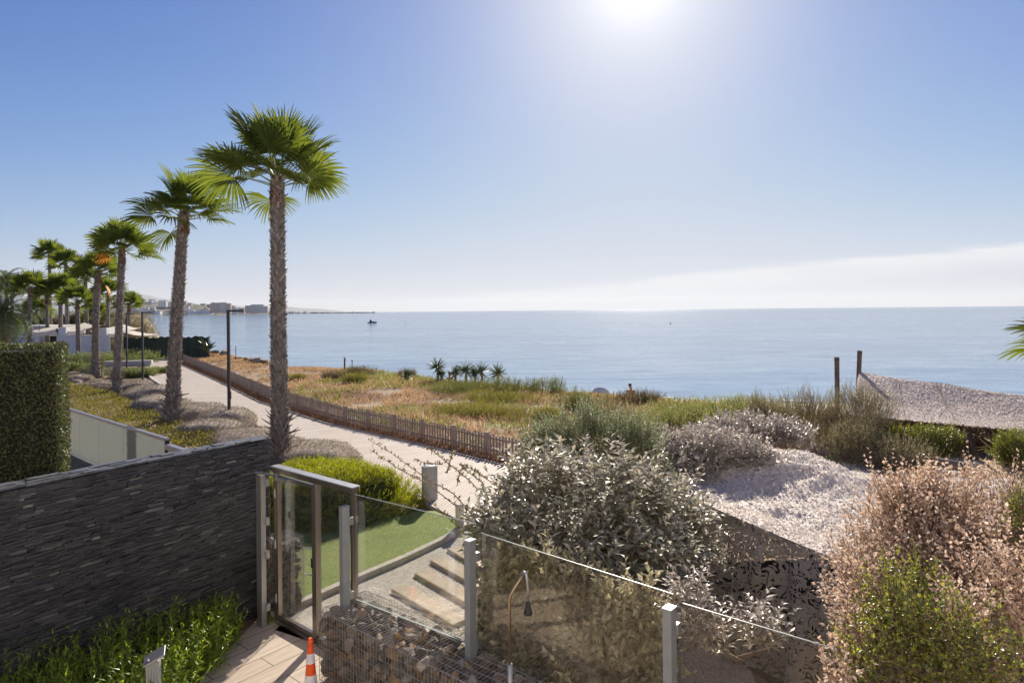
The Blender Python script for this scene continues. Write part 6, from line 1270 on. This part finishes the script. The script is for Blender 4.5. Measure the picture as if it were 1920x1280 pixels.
boat(698, 606, 430, 6.0, 'small dark motor boat with cabin crossing the bay right of the breakwater')
sb = P(664, 585.5, 3600); o = empty('sailing_boat', (sb[0], sb[1], -3.2), 'tiny white sailing boat at the tip of the breakwater', 'boat'); g = [[(x, -w, 1.6), (x, 0, -.5), (x, w, 1.6)] for x, w in ((-7, 1.5), (0, 2), (8, .1))]; MB().grid(np.array(g)).build('hull', white_r, o)
MB().tube([(0, 0, 0), (0, 0, 17)], .15, 6).build('mast', dark, o); MB().add([(-.3, 0, 3), (-6, 0.1, 3), (-.3, 0, 16), (-.5, .12, 3), (-6, .22, 3), (-.5, .12, 16)], [(0, 1, 2), (5, 4, 3)]).build('sail', white_r, o)
for (x, y, Y, lab) in ((1257, 613, 330, 'tiny dark buoy afloat far out, right of centre'), (760, 607, 420, 'tiny buoy afloat right of the motor boat')):
    q = P(x, y, Y); o = empty('buoy', (q[0], q[1], -3.2), lab, 'buoy'); MB().lathe([(.1, -.4), (.3, -.2), (.32, .2), (.18, .35), (.06, .6), (.03, .7)], seg=12).build('float', surf('buoy_paint', (.25, .16, .05), (.35, .25, .1), .5) if 'buoy_paint' not in MT else MT['buoy_paint'], o); MB().tube([(0, 0, .65), (0, 0, .8)], .08, 6).build('top_mark', dark, o)
# ================================================================ beach club
canv = leafmat('awning_canvas', [(.62, .52, .38)], .8, .4); canv2 = leafmat('shade_sail_canvas', [(.50, .40, .22)], .8, .4)
def wbox(name, c, s, parent, m_=None, rt=None, bevel=0): return MB().box(c, s, rt).build(name, m_ or white_r, parent, bevel=bevel)
Y = 62; a = P(14, 640, Y); b_ = P(74, 640, Y); zt_ = P(40, 611, Y)[2]
o = empty('beach_club_building', ((a[0] + b_[0]) / 2, Y, 0), 'low white beach club building at far left behind the hedge wall', 'building'); w = b_[0] - a[0]
wbox('wall', (0, 2, zt_ / 2 - .1), (w, 4, zt_ - .2), o); wbox('roof', (.3, 1.9, zt_ - .06), (w + .9, 4.6, .2), o, bevel=.03); wbox('shutter', (.2, -.03, 1.1), (1.6, .06, 2.0), o, surf('shutter_grey', (.5, .5, .52), (.6, .6, .62), .6)); wbox('window', (-1.9, -.02, 1.5), (.9, .05, .9), o, surf('window_dark', (.03, .04, .05), None, .15))
for i, (x0, x1, yl, yr, lab) in enumerate(((70, 122, 618, 612, 'sand-coloured canvas awning beside the white building'), (118, 172, 613, 614, 'sand-coloured canvas awning in the middle of the beach club'), (196, 242, 616, 620, 'sand-coloured canvas awning right of the white pillars'))):
    q0 = P(x0, yl, 60); q1 = P(x1, yr, 60); o = empty('canvas_awning', (q0[0], 60, 0), lab, 'awning', 'canvas awnings of the beach club'); w = q1[0] - q0[0]
    g = [[(s * w, d_ * 3.0, (q0[2] * (1 - s) + q1[2] * s) - .25 * math.sin(math.pi * s) + .35 * d_) for s in np.linspace(0, 1, 9)] for d_ in np.linspace(-.3, 1, 5)]; MB().grid(np.array(g)).build('canvas', canv, o, smooth=True)
    g2 = [[(s * w, -.9, (q0[2] * (1 - s) + q1[2] * s) - .25 * math.sin(math.pi * s) - .1 - z) for s in np.linspace(0, 1, 9)] for z in (0, .35)]; MB().grid(np.array(g2), flip=True).build('valance', canv, o)
    for s in (.04, .96): MB().tube([(s * w, -.85, 0), (s * w, -.85, q0[2] - .12)], .05, 8).build('pole', greyw, o)
for (x, yt, lab) in ((120, 613, 'thick white pillar in the middle of the beach club'), (196, 615, 'thick white pillar right of the fourth palm trunk')):
    q = P(x, yt, 59); o = empty('white_pillar', (q[0], 59, 0), lab, 'pillar', 'white rendered pillars of the beach club'); MB().box((0, 0, q[2] / 2), (.9, .7, q[2]), taper=.7).build('shaft', white_r, o, bevel=.03)
q = P(108, 629, 58.5); q1 = P(174, 629, 58.5); o = empty('white_garden_wall', (q[0], 58.5, 0), 'low white wall between the beach club pillars', 'wall'); wbox('wall', ((q1[0] - q[0]) / 2, 0, q[2] / 2), (q1[0] - q[0], .25, q[2]), o); wbox('coping', ((q1[0] - q[0]) / 2, 0, q[2] + .02), (q1[0] - q[0] + .1, .34, .05), o)
o = empty('bar_counter', (P(95, 640, 63)[0], 63, 0), 'dark open bar recess under the beach club awnings', 'bar'); wbox('back_panel', (0, 0, 1.1), (9.5, .2, 2.2), o, surf('bar_dark', (.03, .025, .02), (.06, .05, .04), .8)); wbox('counter_top', (0, -.6, 1.1), (8, .7, .06), o, greyw)
q0, q1, q2, q3 = P(226, 622, 60), P(331, 623, 66), P(300, 626, 58), P(250, 620, 70)
o = empty('shade_sail', (q0[0], q0[1], 0), 'beige triangular shade sail stretched above the dark screen by the water', 'shade sail'); g = []
for t in np.linspace(0, 1, 8):
    e0 = np.array(q0) * (1 - t) + np.array(q3) * t; e1 = np.array(q2) * (1 - t) + np.array(q1) * t; g.append([tuple(e0 * (1 - s) + e1 * s - np.array([q0[0], q0[1], .25 * math.sin(math.pi * s)])) for s in np.linspace(0, 1, 12)])
MB().grid(np.array(g)).build('canvas', canv2, o, smooth=True)
for q in (q0, q1, q3): MB().tube([(q[0] - q0[0], q[1] - q0[1], 0), (q[0] - q0[0], q[1] - q0[1], q[2] + .1)], .05, 8).build('pole', greyw, o)
scr = leafmat('screen_mesh', [(.012, .022, .018), (.02, .032, .026), (.015, .03, .03)], .8, .1)
qa, qb = P(232, 664, 60), P(373, 662, 60); o = empty('dark_screen', (qa[0], 60, 0), 'dark green windbreak screen between the boardwalk end and the sea', 'screen'); w = qb[0] - qa[0]; zt_ = P(300, 633, 60)[2]
g = [[(s * w, 2.0 * s + .08 * math.sin(s * 60), zt_ * t + (.06 * math.sin(s * 31) + .05 * math.sin(s * 77)) * (t == 1)) for s in np.linspace(0, 1, 120)] for t in (0, .33, .66, 1)]; MB().grid(np.array(g)).build('fabric', scr, o)
for s in np.linspace(0, 1, 9): MB().tube([(s * w, 2.0 * s + .12, 0), (s * w, 2.0 * s + .12, zt_ + .08)], .035, 6).build('stake', pw, o)
o = empty('outdoor_shower_post', (*G(133 + 0, 664)[:2], 0), 'small dark waste bin by the beach club wall', 'bin'); o.name = 'waste_bin'; MB().lathe([(.25, 0), (.3, .8), (.3, .9), (.2, .95)], seg=14).build('body', dark, o); MB().lathe([(.31, .85), (.31, .9)], seg=14).build('rim', steel, o)
# ================================================================ town across the bay
tones = [surf('town_cream', (.66, .55, .43), (.76, .65, .52), .9, .02, 2), surf('town_white', (.80, .78, .74), (.86, .84, .80), .9, .02, 2), surf('town_terracotta', (.62, .40, .27), (.70, .48, .34), .9, .02, 2), surf('town_pink', (.72, .52, .41), (.78, .58, .47), .9, .02, 2)]
twin = surf('town_window', (.26, .24, .23), (.34, .32, .30), .5, .1, 2); troof = surf('town_roof', (.30, .15, .10), (.36, .20, .14), .9, .02, 2)
def block(px, ytop, ybase, wpx, Y, m_, lab, group, roof=True, name='apartment_block'):
    a = P(px, ytop, Y); b_ = P(px, ybase, Y); w = wpx / F * Y; h = max(a[2] - b_[2], 3); o = empty(name, (b_[0], Y, b_[2]), lab, 'building', group); dz = w * .5
    mb = MB(); mb.box((0, dz / 2, h / 2 - 1), (w, dz, h + 2)); 
    if w > 25: mb.box((-w * .2, dz / 2, h + 1.2), (w * .3, dz * .6, 2.6)); mb.box((w * .27, dz / 2, h + .8), (w * .22, dz * .5, 1.8))
    mb.build('wall', m_, o); nf = max(1, int(h / 4)); nc = max(2, int(w / 7)); wn_ = MB()
    for i in range(nf):
        for j in range(nc): wn_.box(((j + .5) / nc * w - w / 2, -.15, (i + .55) / nf * h), (w / nc * .5, .5, h / nf * .45))
    x_ = wn_.build('window_rows', twin, o)
    if roof: MB().box((0, dz / 2, h + .35), (w * 1.04, dz * 1.04, .7)).build('roof', troof if rng.random() < .5 else m_, o)
    return o
TW = 'buildings of the town across the bay'
hand = [(304, 564, 576, 14, 1, 'long white building crowning the hill across the bay'), (322, 567, 576, 14, 1, 'white building stepping down right of the hill-top one'), (272, 577, 587, 12, 1, 'white waterside building leftmost across the bay'), (284, 580, 588, 12, 0, 'cream waterside building second from the left across the bay'), (292, 583, 589, 16, 1, 'low white terrace beside the cream waterside building'),
        (363, 583, 588, 24, 1, 'long low white waterside building right of the second palm'), (385, 582, 588, 22, 1, 'long low white building just right of its twin on the water'), (403, 568, 586, 17, 2, 'big terracotta apartment block left of the lone lamp head'), (418, 567, 586, 12, 3, 'tall pinkish apartment block behind the lone lamp pole'), (428, 569, 586, 9, 2, 'terracotta apartment block right of the lone lamp pole'),
        (440, 577, 587, 10, 1, 'pale block in the gap between the two high apartment groups'), (452, 578, 587, 12, 3, 'low pinkish block left of the right-hand apartment group'), (465, 573, 586, 11, 3, 'pinkish apartment block starting the right-hand group'), (476, 571, 586, 12, 0, 'cream apartment block in the middle of the right-hand group'), (488, 571, 586, 12, 0, 'tallest cream block of the right-hand group'), (498, 574, 586, 8, 3, 'pinkish block left of the tallest palm trunk')]
for (x, yt, yb, w, t_i, lab) in hand: block(x, yt, yb, w, 2480 if yb > 582 else 2700, tones[t_i], lab, TW)
k = 0
HZN = [('white', 'left of the second palm trunk'), ('pinkish', 'between the second palm and the lone lamp'), ('cream', 'near the right-hand apartment group')]
for i in range(60):
    x = rng.uniform(245, 496); t = rng.uniform(.03, .5); hx, hy, hz_ = hill_at(x, t); w = rng.uniform(9, 24); h = rng.uniform(6, 13); zi = 0 if x < 345 else 1 if x < 428 else 2; ti = (1, 3, 0)[zi] if i % 3 else rng.integers(0, 3)
    o = empty('hillside_house', (hx, hy, hz_ - 3), 'one of the tiny pale hillside houses ' + HZN[zi][1], 'house', 'tiny houses on the hill ' + HZN[zi][1])
    MB().box((0, 0, (h + 3) / 2), (w, w * .7, h + 3)).build('wall', tones[ti], o); MB().box((0, 0, h + 3.4), (w * 1.06, w * .76, .8)).build('roof', troof if i % 2 else tones[1], o); MB().box((0, -w * .35 - .15, 3 + h * .5), (w * .6, .3, h * .3)).build('window_band', twin, o)
for i, x in enumerate((536, 548, 560, 572)): block(x, 584.6 - (i % 2) * .4, 588, 7, 3850, tones[(i * 2 + 1) % 4], 'tiny pale harbour building on the breakwater right of the tallest palm', 'harbour buildings on the breakwater', roof=False, name='harbour_building')
# ================================================================ air
HZ = 420.0
MB().box((0, 9000, (HZ - 12) / 2), (36000, 30000, HZ + 12)).build('haze', None or bpy.data.materials.new('haze_air'), kind='stuff')
m = bpy.data.materials['haze_air']; m.use_nodes = True; n, l = m.node_tree.nodes, m.node_tree.links; n.clear()
pv = n.new('ShaderNodeVolumePrincipled'); pv.inputs['Color'].default_value = (.86, .92, 1.0, 1); pv.inputs['Density'].default_value = 0.00003; pv.inputs['Anisotropy'].default_value = .2
o = n.new('ShaderNodeOutputMaterial'); l.new(pv.outputs[0], o.inputs['Volume'])
tag(bpy.data.objects['haze'], 'thin pale sea haze over the whole bay', 'haze')
